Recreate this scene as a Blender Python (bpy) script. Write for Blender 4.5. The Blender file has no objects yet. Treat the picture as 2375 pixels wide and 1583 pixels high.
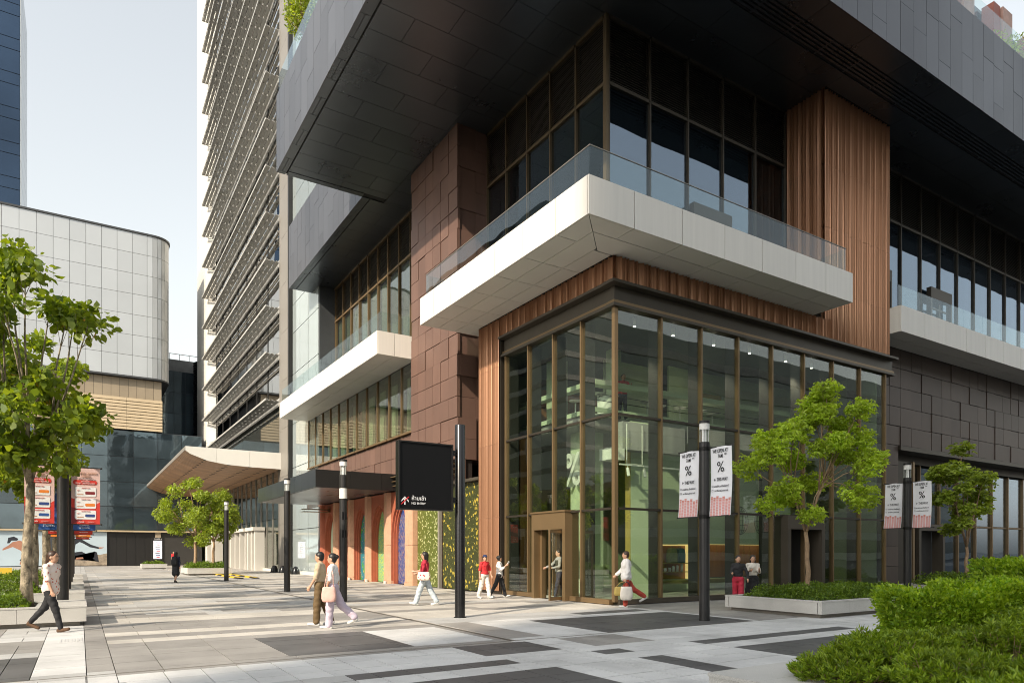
import bpy, math, random, numpy as np
from mathutils import Vector, Matrix
random.seed(7); RNG = np.random.default_rng(11)
SC = bpy.context.scene; COL = SC.collection
R = math.radians
# ------------------------------------------------------------------ camera (24 mm shift lens)
CAM_H = 1.65; YAW = R(32.35)
cd = bpy.data.cameras.new('camera'); cam = bpy.data.objects.new('camera', cd); COL.objects.link(cam)
cd.sensor_width = 36; cd.lens = 24; cd.shift_y = (1279 - 791.5) / 2375; cd.clip_start = 0.1; cd.clip_end = 3000
cam.location = (0, 0, CAM_H); cam.rotation_euler = (R(90), 0, -YAW)
SC.camera = cam
# ------------------------------------------------------------------ sky + sun
SUN = Vector((1, .45, -.72)).normalized()
EL = math.asin(-SUN.z); AZ = math.atan2(-SUN.x, -SUN.y)
w = bpy.data.worlds.new('World'); SC.world = w; w.use_nodes = True
nt = w.node_tree; nt.nodes.clear()
sky = nt.nodes.new('ShaderNodeTexSky'); sky.sky_type = 'NISHITA'; sky.sun_disc = False
sky.sun_elevation = EL; sky.sun_rotation = AZ; sky.altitude = 0; sky.air_density = 2.0; sky.dust_density = 2.0; sky.ozone_density = 1.0
bg = nt.nodes.new('ShaderNodeBackground'); bg.inputs[1].default_value = 0.113
hsv = nt.nodes.new('ShaderNodeHueSaturation'); hsv.inputs['Saturation'].default_value = .27
out = nt.nodes.new('ShaderNodeOutputWorld')
nt.links.new(sky.outputs[0], hsv.inputs['Color']); nt.links.new(hsv.outputs[0], bg.inputs[0]); nt.links.new(bg.outputs[0], out.inputs[0])
sl = bpy.data.lights.new('sun', 'SUN'); sl.energy = 2.6; sl.angle = R(.55); sl.color = (1, .87, .70)
so = bpy.data.objects.new('sun', sl); COL.objects.link(so); so.rotation_euler = SUN.to_track_quat('-Z', 'Y').to_euler()
so.location = (-60, -20, 60)
SC.view_settings.view_transform = 'Standard'; SC.view_settings.look = 'None'; SC.view_settings.gamma = 1
SC.view_settings.exposure = 1.2
SC.render.engine = 'CYCLES'
SC.cycles.max_bounces = 8; SC.cycles.diffuse_bounces = 3; SC.cycles.glossy_bounces = 4; SC.cycles.transparent_max_bounces = 24
SC.cycles.transmission_bounces = 4; SC.cycles.caustics_reflective = False; SC.cycles.caustics_refractive = False
SC.cycles.sample_clamp_indirect = 6; SC.cycles.filter_width = 1.0
try: SC.cycles.use_denoising = True
except Exception: pass
# ------------------------------------------------------------------ pixel -> place helpers (source photo pixels)
F_, CX_, HY_ = 1583., 1187.5, 1279.
s_, c_ = math.sin(YAW), math.cos(YAW)
def ray(px, py):
    a = (px - CX_) / F_; return Vector((s_ + a * c_, c_ - a * s_, -(py - HY_) / F_))
def gnd(px, py, z=0.0):
    r = ray(px, py); t = (z - CAM_H) / r.z; return Vector((r.x * t, r.y * t, z))
def onX(px, py, X):
    r = ray(px, py); t = X / r.x; return Vector((X, r.y * t, r.z * t + CAM_H))
def onY(px, py, Y):
    r = ray(px, py); t = Y / r.y; return Vector((r.x * t, Y, r.z * t + CAM_H))
def proj(x, y, z):
    d = x * s_ + y * c_
    if d < .3: return None
    return CX_ + F_ * (x * c_ - y * s_) / d, HY_ - F_ * (z - CAM_H) / d, d
# ------------------------------------------------------------------ materials
MATS = {}
def nodes(name):
    m = bpy.data.materials.new(name); m.use_nodes = True; m.node_tree.nodes.clear(); MATS[name] = m
    return m, m.node_tree, m.node_tree.nodes.new, m.node_tree.links.new
def M(name, col, rough=.5, metal=0., var=.12, scale=1.5, bump=0., bscale=40., objvar=0., island=0., spec=.5, coat=0., stretch=(1, 1, 1), fine=0., emit=None, rvar=0., stain=0.):
    m, t, N, L = nodes(name)
    o = N('ShaderNodeOutputMaterial'); p = N('ShaderNodeBsdfPrincipled'); L(p.outputs[0], o.inputs[0])
    p.inputs['Roughness'].default_value = rough; p.inputs['Metallic'].default_value = metal
    p.inputs['Specular IOR Level'].default_value = spec; p.inputs['Coat Weight'].default_value = coat
    geo = N('ShaderNodeNewGeometry'); mp = N('ShaderNodeMapping'); mp.inputs['Scale'].default_value = stretch
    L(geo.outputs['Position'], mp.inputs['Vector'])
    n = N('ShaderNodeTexNoise'); n.inputs['Scale'].default_value = scale; n.inputs['Detail'].default_value = 5; n.inputs['Roughness'].default_value = .6
    L(mp.outputs[0], n.inputs['Vector'])
    val = N('ShaderNodeMapRange'); val.inputs[1].default_value = .3; val.inputs[2].default_value = .7
    val.inputs[3].default_value = 1 - var; val.inputs[4].default_value = 1 + var
    L(n.outputs['Fac'], val.inputs[0]); cur = val.outputs[0]
    def mul(a, b):
        q = N('ShaderNodeMath'); q.operation = 'MULTIPLY'; L(a, q.inputs[0]); L(b, q.inputs[1]); return q.outputs[0]
    if fine:
        n2 = N('ShaderNodeTexNoise'); n2.inputs['Scale'].default_value = 180; n2.inputs['Detail'].default_value = 2
        L(geo.outputs['Position'], n2.inputs['Vector'])
        v2 = N('ShaderNodeMapRange'); v2.inputs[1].default_value = .3; v2.inputs[2].default_value = .7; v2.inputs[3].default_value = 1 - fine; v2.inputs[4].default_value = 1 + fine
        L(n2.outputs['Fac'], v2.inputs[0]); cur = mul(cur, v2.outputs[0])
    if stain:
        n6 = N('ShaderNodeTexNoise'); n6.inputs['Scale'].default_value = .55; n6.inputs['Detail'].default_value = 6; n6.inputs['Distortion'].default_value = .8; L(geo.outputs['Position'], n6.inputs['Vector'])
        v6 = N('ShaderNodeMapRange'); v6.inputs[1].default_value = .52; v6.inputs[2].default_value = .70; v6.inputs[3].default_value = 1; v6.inputs[4].default_value = 1 - stain; L(n6.outputs['Fac'], v6.inputs[0]); cur = mul(cur, v6.outputs[0])
        n7 = N('ShaderNodeTexNoise'); n7.inputs['Scale'].default_value = 9; n7.inputs['Detail'].default_value = 3; L(geo.outputs['Position'], n7.inputs['Vector'])
        v7 = N('ShaderNodeMapRange'); v7.inputs[1].default_value = .66; v7.inputs[2].default_value = .72; v7.inputs[3].default_value = 1; v7.inputs[4].default_value = 1 - stain * .8; L(n7.outputs['Fac'], v7.inputs[0]); cur = mul(cur, v7.outputs[0])
    if objvar:
        oi = N('ShaderNodeObjectInfo'); v3 = N('ShaderNodeMapRange'); v3.inputs[3].default_value = 1 - objvar; v3.inputs[4].default_value = 1 + objvar
        L(oi.outputs['Random'], v3.inputs[0]); cur = mul(cur, v3.outputs[0])
    if island:
        v4 = N('ShaderNodeMapRange'); v4.inputs[3].default_value = 1 - island; v4.inputs[4].default_value = 1 + island
        L(geo.outputs['Random Per Island'], v4.inputs[0]); cur = mul(cur, v4.outputs[0])
    rgb = N('ShaderNodeVectorMath'); rgb.operation = 'SCALE'; rgb.inputs[0].default_value = col; L(cur, rgb.inputs['Scale'])
    L(rgb.outputs[0], p.inputs['Base Color'])
    if rvar:
        v5 = N('ShaderNodeMapRange'); v5.inputs[1].default_value = .3; v5.inputs[2].default_value = .7; v5.inputs[3].default_value = max(.02, rough - rvar); v5.inputs[4].default_value = rough + rvar
        L(n.outputs['Fac'], v5.inputs[0]); L(v5.outputs[0], p.inputs['Roughness'])
    if bump:
        nb = N('ShaderNodeTexNoise'); nb.inputs['Scale'].default_value = bscale; nb.inputs['Detail'].default_value = 4
        L(geo.outputs['Position'], nb.inputs['Vector'])
        b = N('ShaderNodeBump'); b.inputs['Strength'].default_value = bump; b.inputs['Distance'].default_value = .02
        L(nb.outputs['Fac'], b.inputs['Height']); L(b.outputs[0], p.inputs['Normal'])
    if emit:
        p.inputs['Emission Color'].default_value = (*emit[0], 1); p.inputs['Emission Strength'].default_value = emit[1]
    return m
def GLASS(name, tint, base=.04, k=1.0, wav=.02, wscale=.6, grough=.0, refl=(1, 1, 1)):
    m, t, N, L = nodes(name)
    o = N('ShaderNodeOutputMaterial'); mx = N('ShaderNodeMixShader'); tr = N('ShaderNodeBsdfTransparent'); gl = N('ShaderNodeBsdfGlossy')
    tr.inputs[0].default_value = (*tint, 1); gl.inputs['Roughness'].default_value = grough; gl.inputs['Color'].default_value = (*refl, 1)
    geo = N('ShaderNodeNewGeometry'); dt = N('ShaderNodeVectorMath'); dt.operation = 'DOT_PRODUCT'; L(geo.outputs['Normal'], dt.inputs[0]); L(geo.outputs['Incoming'], dt.inputs[1])
    ab = N('ShaderNodeMath'); ab.operation = 'ABSOLUTE'; L(dt.outputs['Value'], ab.inputs[0])
    om = N('ShaderNodeMath'); om.operation = 'SUBTRACT'; om.inputs[0].default_value = 1; L(ab.outputs[0], om.inputs[1])
    fr = N('ShaderNodeMath'); fr.operation = 'POWER'; fr.inputs[1].default_value = 5; L(om.outputs[0], fr.inputs[0])      # Schlick, same from both sides
    ma = N('ShaderNodeMath'); ma.operation = 'MULTIPLY_ADD'; ma.inputs[1].default_value = .96 * k; ma.inputs[2].default_value = base + .04 * k; ma.use_clamp = True
    nz = N('ShaderNodeTexNoise'); nz.inputs['Scale'].default_value = wscale; nz.inputs['Detail'].default_value = 1
    L(geo.outputs['Position'], nz.inputs['Vector'])
    b = N('ShaderNodeBump'); b.inputs['Strength'].default_value = wav; b.inputs['Distance'].default_value = 1; L(nz.outputs['Fac'], b.inputs['Height'])
    L(b.outputs[0], gl.inputs['Normal']); L(fr.outputs[0], ma.inputs[0]); L(ma.outputs[0], mx.inputs[0])
    L(tr.outputs[0], mx.inputs[1]); L(gl.outputs[0], mx.inputs[2]); L(mx.outputs[0], o.inputs[0])
    return m
def LEAF(name, col, col2, trans=.45, rough=.45):
    m, t, N, L = nodes(name)
    o = N('ShaderNodeOutputMaterial'); geo = N('ShaderNodeNewGeometry')
    cr = N('ShaderNodeMixRGB'); cr.inputs[1].default_value = (*col, 1); cr.inputs[2].default_value = (*col2, 1); L(geo.outputs['Random Per Island'], cr.inputs[0])
    nz = N('ShaderNodeTexNoise'); nz.inputs['Scale'].default_value = 1.6; L(geo.outputs['Position'], nz.inputs['Vector'])
    mr = N('ShaderNodeMapRange'); mr.inputs[1].default_value = .3; mr.inputs[2].default_value = .7; mr.inputs[3].default_value = .7; mr.inputs[4].default_value = 1.3; L(nz.outputs['Fac'], mr.inputs[0])
    sc = N('ShaderNodeVectorMath'); sc.operation = 'SCALE'; L(cr.outputs[0], sc.inputs[0]); L(mr.outputs[0], sc.inputs['Scale'])
    p = N('ShaderNodeBsdfPrincipled'); p.inputs['Roughness'].default_value = rough; L(sc.outputs[0], p.inputs['Base Color'])
    tl = N('ShaderNodeBsdfTranslucent'); s2 = N('ShaderNodeVectorMath'); s2.operation = 'MULTIPLY'; s2.inputs[1].default_value = (1.5, 1.35, .35); L(sc.outputs[0], s2.inputs[0]); L(s2.outputs[0], tl.inputs[0])
    mx = N('ShaderNodeMixShader'); mx.inputs[0].default_value = trans; L(p.outputs[0], mx.inputs[1]); L(tl.outputs[0], mx.inputs[2]); L(mx.outputs[0], o.inputs[0])
    return m
# ------------------------------------------------------------------ mesh builder + object helpers
class MB:
    def __init__(self): self.v = []; self.f = []; self.m = []
    def quad(self, a, b, c, d, mi=0):
        i = len(self.v); self.v += [tuple(a), tuple(b), tuple(c), tuple(d)]; self.f.append((i, i + 1, i + 2, i + 3)); self.m.append(mi)
    def poly(self, pts, mi=0):
        i = len(self.v); self.v += [tuple(p) for p in pts]; self.f.append(tuple(range(i, i + len(pts)))); self.m.append(mi)
    def box(self, x0, y0, z0, x1, y1, z1, mi=0):
        i = len(self.v)
        self.v += [(x0, y0, z0), (x1, y0, z0), (x1, y1, z0), (x0, y1, z0), (x0, y0, z1), (x1, y0, z1), (x1, y1, z1), (x0, y1, z1)]
        for q in ((3, 2, 1, 0), (4, 5, 6, 7), (0, 1, 5, 4), (1, 2, 6, 5), (2, 3, 7, 6), (3, 0, 4, 7)):
            self.f.append(tuple(i + k for k in q)); self.m.append(mi)
        return self
    def prism(self, pts, axis, a, b, mi=0):
        # pts: 2D polygon in the two axes other than `axis` (in x,y,z order), extruded from a to b
        def P(p, t):
            return (t, p[0], p[1]) if axis == 'x' else (p[0], t, p[1]) if axis == 'y' else (p[0], p[1], t)
        n = len(pts); i = len(self.v)
        self.v += [P(p, a) for p in pts] + [P(p, b) for p in pts]
        self.f.append(tuple(range(i + n - 1, i - 1, -1))); self.m.append(mi)
        self.f.append(tuple(range(i + n, i + 2 * n))); self.m.append(mi)
        for k in range(n):
            k2 = (k + 1) % n; self.f.append((i + k, i + k2, i + n + k2, i + n + k)); self.m.append(mi)
        return self
    def tube(self, pts, rad, n=8, mi=0, cap=True):
        pts = [Vector(p) for p in pts]; rad = rad if hasattr(rad, '__len__') else [rad] * len(pts)
        i = len(self.v); prev = None
        for k, p in enumerate(pts):
            d = (pts[min(k + 1, len(pts) - 1)] - pts[max(k - 1, 0)])
            d = d.normalized() if d.length > 1e-9 else Vector((0, 0, 1))
            if prev is None:
                u = d.orthogonal().normalized()
            else:
                u = (prev - d * prev.dot(d)); u = u.normalized() if u.length > 1e-6 else d.orthogonal().normalized()
            prev = u; v2 = d.cross(u)
            for j in range(n):
                a = 2 * math.pi * j / n; self.v.append(tuple(p + (u * math.cos(a) + v2 * math.sin(a)) * rad[k]))
        for k in range(len(pts) - 1):
            for j in range(n):
                j2 = (j + 1) % n; self.f.append((i + k * n + j, i + k * n + j2, i + (k + 1) * n + j2, i + (k + 1) * n + j)); self.m.append(mi)
        if cap:
            self.f.append(tuple(i + j for j in range(n - 1, -1, -1))); self.m.append(mi)
            b = i + (len(pts) - 1) * n; self.f.append(tuple(b + j for j in range(n))); self.m.append(mi)
        return self
    def lathe(self, c, prof, n=16, mi=0):
        # prof: list of (r, z), axis z through c
        i = len(self.v)
        for r, z in prof:
            for j in range(n):
                a = 2 * math.pi * j / n; self.v.append((c[0] + r * math.cos(a), c[1] + r * math.sin(a), c[2] + z))
        for k in range(len(prof) - 1):
            for j in range(n):
                j2 = (j + 1) % n; self.f.append((i + k * n + j, i + k * n + j2, i + (k + 1) * n + j2, i + (k + 1) * n + j)); self.m.append(mi)
        self.f.append(tuple(i + j for j in range(n - 1, -1, -1))); self.m.append(mi)
        b = i + (len(prof) - 1) * n; self.f.append(tuple(b + j for j in range(n))); self.m.append(mi)
        return self
    def mesh(self, name, mats, org=(0, 0, 0), smooth=False, bevel=None):
        me = bpy.data.meshes.new(name); ox, oy, oz = org
        me.from_pydata([(x - ox, y - oy, z - oz) for x, y, z in self.v], [], self.f)
        for mm in (mats if isinstance(mats, (list, tuple)) else [mats]):
            me.materials.append(MATS[mm] if isinstance(mm, str) else mm)
        me.polygons.foreach_set('material_index', self.m)
        if smooth: me.polygons.foreach_set('use_smooth', [True] * len(self.f))
        me.update(); return me
    def build(self, name, mats, parent=None, org=None, smooth=False, shade_angle=None):
        o_ = ORG.get(parent.name, Vector((0, 0, 0))) if parent else Vector(org or (0, 0, 0))
        me = self.mesh(name, mats, o_, smooth or shade_angle is not None)
        if shade_angle is not None: sharp(me, shade_angle)
        ob = bpy.data.objects.new(name, me); COL.objects.link(ob)
        if parent: ob.parent = parent; ORG[ob.name] = o_
        else: ob.location = o_; ORG[ob.name] = o_
        return ob
def sharp(me, ang):
    me.update()
    try: me.set_sharp_from_angle(angle=ang)
    except Exception: pass
ORG = {}
def tag(o, label=None, cat=None, group=None, kind=None):
    if label: o['label'] = label
    if cat: o['category'] = cat
    if group: o['group'] = group
    if kind: o['kind'] = kind
    return o
def thing(name, label, cat, loc=(0, 0, 0), group=None):
    o = bpy.data.objects.new(name, None); COL.objects.link(o); o.location = loc; o.empty_display_size = .2
    ORG[o.name] = Vector(loc); return tag(o, label, cat, group)
def node(name, parent, loc=None):           # an Empty that is a part holding sub-parts
    o = bpy.data.objects.new(name, None); COL.objects.link(o); o.parent = parent; o.empty_display_size = .1
    ORG[o.name] = ORG[parent.name]; return o
def inst(name, me, loc, parent, rot=None, scale=None):   # object sharing mesh data, loc in world space
    o = bpy.data.objects.new(name, me); COL.objects.link(o); o.parent = parent
    p = ORG[parent.name] if parent else Vector((0, 0, 0))
    o.location = Vector(loc) - p; ORG[o.name] = Vector(loc)
    if rot: o.rotation_euler = rot
    if scale: o.scale = scale
    return o
PM = {}
def panel_mesh(key, sx, sy, sz, mats, mi=None):
    """box centred on origin, shared by key"""
    if key not in PM:
        b = MB().box(-sx / 2, -sy / 2, -sz / 2, sx / 2, sy / 2, sz / 2); PM[key] = b.mesh(key, mats)
    return PM[key]
def piece(name, x0, y0, z0, x1, y1, z1, mats, parent):
    """a box piece; meshes shared between equal sizes"""
    sx, sy, sz = round(x1 - x0, 3), round(y1 - y0, 3), round(z1 - z0, 3)
    me = panel_mesh(f'{name}_{mats}_{sx}_{sy}_{sz}', sx, sy, sz, mats)
    return inst(name, me, ((x0 + x1) / 2, (y0 + y1) / 2, (z0 + z1) / 2), parent)
def np_mesh(name, V, Fq, mats, smooth=False):
    me = bpy.data.meshes.new(name); V = np.asarray(V, np.float32); Fq = np.asarray(Fq, np.int32); k = Fq.shape[1]
    me.vertices.add(len(V)); me.vertices.foreach_set('co', V.ravel())
    me.loops.add(Fq.size); me.loops.foreach_set('vertex_index', Fq.ravel())
    me.polygons.add(len(Fq)); me.polygons.foreach_set('loop_start', np.arange(len(Fq), dtype=np.int32) * k)
    me.polygons.foreach_set('loop_total', np.full(len(Fq), k, np.int32))
    for mm in (mats if isinstance(mats, (list, tuple)) else [mats]): me.materials.append(MATS[mm])
    if smooth: me.polygons.foreach_set('use_smooth', np.ones(len(Fq), bool))
    me.update(calc_edges=True); return me
def text(body, size, mat, loc, rot, parent, name='lettering', sx=1.0, align='CENTER', ext=.002, shear=0, bold=0.):
    cu = bpy.data.curves.new('txt', 'FONT'); cu.body = body; cu.size = size; cu.align_x = align; cu.align_y = 'CENTER'; cu.extrude = ext; cu.resolution_u = 3; cu.offset = bold; cu.shear = shear
    t = bpy.data.objects.new('txt', cu); COL.objects.link(t); dg = bpy.context.evaluated_depsgraph_get(); dg.update()
    me = bpy.data.meshes.new_from_object(t.evaluated_get(dg)); bpy.data.objects.remove(t); bpy.data.curves.remove(cu)
    me.materials.clear(); me.materials.append(MATS[mat])
    return inst(name, me, loc, parent, rot, (sx, 1, 1))
ROT_NEGY = (R(90), 0, 0)            # text readable from -Y side
ROT_NEGX = (R(90), 0, R(-90))       # text readable from -X side
# ------------------------------------------------------------------ material library
M('granite_white', (.58, .575, .56), .6, var=.14, scale=.8, fine=.16, objvar=.07, island=.06, bump=.05, stain=.2)
M('granite_light', (.44, .435, .42), .6, var=.16, scale=.8, fine=.16, objvar=.07, island=.06, bump=.05, stain=.2)
M('granite_mid', (.29, .275, .255), .6, var=.18, scale=.8, fine=.18, objvar=.08, island=.07, bump=.05, stain=.2)
M('granite_dark', (.10, .098, .097), .55, var=.22, scale=.8, fine=.2, objvar=.12, island=.1, bump=.05, stain=.2)
M('granite_cream', (.52, .49, .44), .6, var=.15, scale=.8, fine=.14, objvar=.07, island=.06, bump=.05, stain=.2)
M('ground_base', (.06, .06, .058), .8, var=.2)
M('asphalt', (.05, .05, .05), .85, var=.2, scale=.4)
M('steel_slot', (.02, .02, .02), .5)
M('planter_stone', (.50, .485, .45), .65, var=.08, fine=.25, bump=.06)
M('planter_plinth', (.22, .2, .17), .7, var=.15, fine=.2)
M('soil', (.03, .022, .015), .9, var=.3, scale=12)
M('bronze', (.23, .155, .08), .38, .55, var=.08, scale=.8)
M('bronze_shaded', (.145, .105, .06), .42, .5, var=.1)  # bronze darkened for the upper corner frames, beside the brighter sunlit street ones
M('bronze_dark', (.055, .045, .034), .4, .5, var=.1)
M('bronze_trim', (.085, .072, .055), .45, .4, var=.1)
M('copper', (.37, .19, .105), .34, .4, var=.12, scale=.6, stretch=(1, 1, .25), objvar=.07, rvar=.06)
M('terracotta_tile', (.158, .092, .07), .5, .15, var=.1, scale=1.1, objvar=.09, bump=.03, bscale=15, stretch=(1, 1, .4))
M('dark_tile', (.088, .063, .05), .45, .25, var=.12, scale=1.1, objvar=.12, stretch=(1, 1, .4))
M('tile_gap', (.02, .014, .011), .8)
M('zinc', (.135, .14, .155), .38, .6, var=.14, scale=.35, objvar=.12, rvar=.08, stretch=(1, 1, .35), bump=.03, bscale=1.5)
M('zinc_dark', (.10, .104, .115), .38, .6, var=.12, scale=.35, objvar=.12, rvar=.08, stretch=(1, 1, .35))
M('soffit_dark', (.13, .145, .165), .30, .8, var=.08, scale=.3, objvar=.05, rvar=.05)
M('soffit_gap', (.012, .012, .012), .7)
M('alu_white', (.70, .675, .62), .42, 0, var=.05, objvar=.025, scale=1.6, stretch=(3, 3, .12))
M('alu_cream', (.72, .70, .65), .42, 0, var=.03, objvar=.03, scale=.8)
M('panel_gap', (.03, .03, .03), .7)
M('louvre_metal', (.10, .088, .065), .4, .5, var=.1)
M('grey_clad', (.27, .25, .22), .45, .3, var=.06, scale=.5, objvar=.05)
M('tower_white', (.60, .575, .52), .55, var=.05, scale=.3, objvar=.04)
M('sunshade', (.46, .455, .43), .5, .3, var=.08, scale=.5)
M('timber_soffit', (.34, .19, .095), .5, 0, var=.16, scale=.8, objvar=.12, island=.18)
M('black_metal', (.022, .021, .02), .42, .3, var=.1)
M('pole_metal', (.035, .034, .034), .38, .4, var=.12, scale=3)
M('sign_black', (.008, .008, .009), .25, 0, var=.05)
M('paint_white', (.8, .8, .8), .5, var=.02)
M('paint_red', (.55, .02, .025), .5, var=.04)
M('lamp_lens', (.75, .74, .70), .35, var=.02)
M('terra_render', (.36, .10, .05), .75, var=.1, scale=3, fine=.14, bump=.05)
M('terra_stone', (.54, .30, .19), .75, var=.1, scale=3, fine=.2, bump=.06)
M('white_panel', (.50, .525, .54), .3, .25, var=.04, scale=.15, objvar=.05)
M('white_panel_dark', (.33, .36, .40), .28, .4, var=.04, scale=.15)
M('beige_board', (.50, .40, .26), .55, var=.06, objvar=.06, scale=.5)
M('beige_panel', (.33, .27, .19), .55, var=.06, objvar=.06, scale=.5)
M('concrete', (.30, .30, .285), .75, var=.15, scale=1)
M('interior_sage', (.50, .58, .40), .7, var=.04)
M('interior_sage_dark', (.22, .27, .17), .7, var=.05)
M('interior_wood', (.34, .15, .05), .45, var=.18, scale=3, stretch=(1, 1, .1))
M('interior_dark', (.035, .033, .03), .7)
M('interior_floor', (.28, .30, .24), .35, var=.08)
M('interior_white', (.72, .74, .66), .5)
M('interior_mustard', (.36, .27, .07), .6)
M('olive_seat', (.09, .085, .025), .6)
M('ceiling_dark', (.05, .05, .05), .8)
M('shelf_glow', (.9, .65, .25), .6, emit=((1, .72, .28), .35))  # glows by itself in place of amber light falling on the niche
M('lamp_glow', (1, .95, .85), .5, emit=((1, .93, .8), 14))
M('blind_dark', (.03, .036, .036), .6, var=.08)
M('blind_grey', (.28, .29, .28), .6, var=.06)
M('curtain', (.10, .09, .085), .8, var=.1)
M('bark', (.26, .215, .15), .9, var=.75, scale=9, bump=1.0, bscale=22, fine=.3, stretch=(1, 1, .55))
M('bark_pale', (.30, .20, .12), .8, var=.25, scale=8, bump=.3, bscale=25)
M('yellow_paint', (.62, .42, .03), .5)
M('pink_print', (.75, .36, .34), .6, var=.05)
M('pink_print_b', (.66, .25, .2), .6, var=.05)
M('banner_white', (.80, .80, .83), .7, var=.02)
M('banner_pink', (.72, .50, .46), .7, var=.03)
M('banner_red', (.62, .045, .03), .6, var=.05)
M('banner_dkred', (.22, .02, .025), .6, var=.05)
M('banner_blue', (.025, .09, .30), .6, var=.05)
M('banner_orange', (.75, .22, .03), .6, var=.05)
M('print_black', (.02, .02, .022), .6)
M('print_brown', (.5, .28, .18), .6)
M('print_navy', (.03, .06, .22), .6)
M('poster_sky', (.46, .56, .62), .5, var=.06, scale=.4)
M('poster_rock', (.33, .27, .20), .5, var=.4, scale=2.5)
M('poster_skin', (.40, .19, .12), .5, var=.1)
M('poster_black', (.02, .022, .03), .5)
M('screen_white', (.8, .78, .84), .4, emit=((.85, .82, .9), .25))
M('deep_blue_glass', (.09, .125, .145), .03, .6, var=.5, scale=.12, spec=1.0, objvar=.4, bump=.5, bscale=.35)  # patchy tint stands in for broken reflections of trees, sky and buildings
M('pale_glass', (.60, .68, .68), .04, .55, var=.05, scale=.1, objvar=.03)  # whitish base carries the bright sky reflected in this strip
M('dark_glass', (.012, .016, .017), .03, .0, spec=1.0, var=.1)
M('tower_glass', (.10, .11, .10), .03, .65, spec=1., var=.15, scale=.2)
M('blue_glass', (.04, .065, .105), .05, .75, var=.25, scale=.03)
M('far_dark', (.05, .055, .06), .5)
M('stone_red', (.30, .10, .07), .6, var=.1)
M('stone_pink', (.42, .26, .21), .6, var=.2, fine=.2)
GLASS('glass', (.85, .90, .845), .045, 1.0, .006, .45)
GLASS('glass_door', (.9, .94, .9), .02, .8, .004)
GLASS('glass_rail', (.92, .965, .95), .01, .8, .004, .6, refl=(.85, .93, 1))
GLASS('glass_dark', (.55, .62, .64), .16, 1.0, .008, .45, refl=(.72, .84, 1))
GLASS('glass_win', (.70, .75, .68), .08, 1.0, .01, .6)
GLASS('glass_tower', (.35, .38, .36), .42, 1.0, .012, .3)
GLASS('glass_lamp', (.9, .92, .93), .06, .8, .0)
LEAF('leaf_big', (.10, .165, .018), (.26, .34, .035), .55)
LEAF('leaf_yellow', (.42, .22, .03), (.5, .30, .05), .4)
LEAF('leaf_bright', (.29, .42, .03), (.50, .64, .08), .52)
LEAF('leaf_mid', (.17, .245, .026), (.36, .45, .07), .5)
LEAF('leaf_hedge', (.14, .27, .012), (.38, .52, .04), .45)
LEAF('leaf_needle', (.11, .20, .012), (.33, .44, .04), .4)
LEAF('leaf_shrub', (.08, .16, .014), (.20, .29, .03), .4)
# patterned art panels behind the arches
def ART(name, ground, motif, motif2, scale, mode):
    m, t, N, L = nodes(name)
    o = N('ShaderNodeOutputMaterial'); p = N('ShaderNodeBsdfPrincipled'); p.inputs['Roughness'].default_value = .45; L(p.outputs[0], o.inputs[0])
    geo = N('ShaderNodeNewGeometry'); mp = N('ShaderNodeMapping'); L(geo.outputs['Position'], mp.inputs[0])
    def mix(f, a, b):
        x = N('ShaderNodeMixRGB'); L(f, x.inputs[0])
        for i, c in ((1, a), (2, b)):
            if isinstance(c, tuple): x.inputs[i].default_value = (*c, 1)
            else: L(c, x.inputs[i])
        return x.outputs[0]
    def ramp(v, a, b):
        r = N('ShaderNodeMapRange'); r.inputs[1].default_value = a; r.inputs[2].default_value = b; r.clamp = True; L(v, r.inputs[0]); return r.outputs[0]
    if mode == 'bands':
        mp.inputs['Scale'].default_value = (1, 1.5, 9); nz = N('ShaderNodeTexNoise'); nz.inputs['Scale'].default_value = scale; nz.inputs['Detail'].default_value = 3; L(mp.outputs[0], nz.inputs[0])
        a = mix(ramp(nz.outputs['Fac'], .48, .56), ground, motif)
        n2 = N('ShaderNodeTexNoise'); n2.inputs['Scale'].default_value = scale * 1.7; L(mp.outputs[0], n2.inputs[0]); L(mix(ramp(n2.outputs['Fac'], .58, .64), a, motif2), p.inputs['Base Color'])
    elif mode == 'cols':
        mp.inputs['Scale'].default_value = (1, 7, 1.6); nz = N('ShaderNodeTexNoise'); nz.inputs['Scale'].default_value = scale; nz.inputs['Detail'].default_value = 6; L(mp.outputs[0], nz.inputs[0])
        a = mix(ramp(nz.outputs['Fac'], .5, .56), ground, motif)
        n2 = N('ShaderNodeTexNoise'); n2.inputs['Scale'].default_value = scale * 2; L(mp.outputs[0], n2.inputs[0]); L(mix(ramp(n2.outputs['Fac'], .6, .66), a, motif2), p.inputs['Base Color'])
    else:
        vo = N('ShaderNodeTexVoronoi'); vo.inputs['Scale'].default_value = scale; vo.inputs['Randomness'].default_value = 1
        dn = N('ShaderNodeTexNoise'); dn.inputs['Scale'].default_value = 3; ad = N('ShaderNodeVectorMath'); ad.operation = 'MULTIPLY_ADD'; ad.inputs[1].default_value = (.5, .5, .5)
        L(geo.outputs['Position'], dn.inputs[0]); L(dn.outputs['Color'], ad.inputs[0]); L(mp.outputs[0], ad.inputs[2]); L(ad.outputs[0], vo.inputs['Vector'])
        a = mix(ramp(vo.outputs['Distance'], .34, .28), ground, motif)
        v2 = N('ShaderNodeTexVoronoi'); v2.inputs['Scale'].default_value = scale * 2.3; L(ad.outputs[0], v2.inputs['Vector'])
        L(mix(ramp(v2.outputs['Distance'], .22, .18), a, motif2), p.inputs['Base Color'])
    return m
ART('art_blue', (.015, .045, .20), (.17, .19, .26), (.5, .2, .03), 3.0, 'cols')
ART('art_green', (.30, .42, .12), (.10, .35, .25), (.55, .6, .10), 3.0, 'bands')
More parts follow.
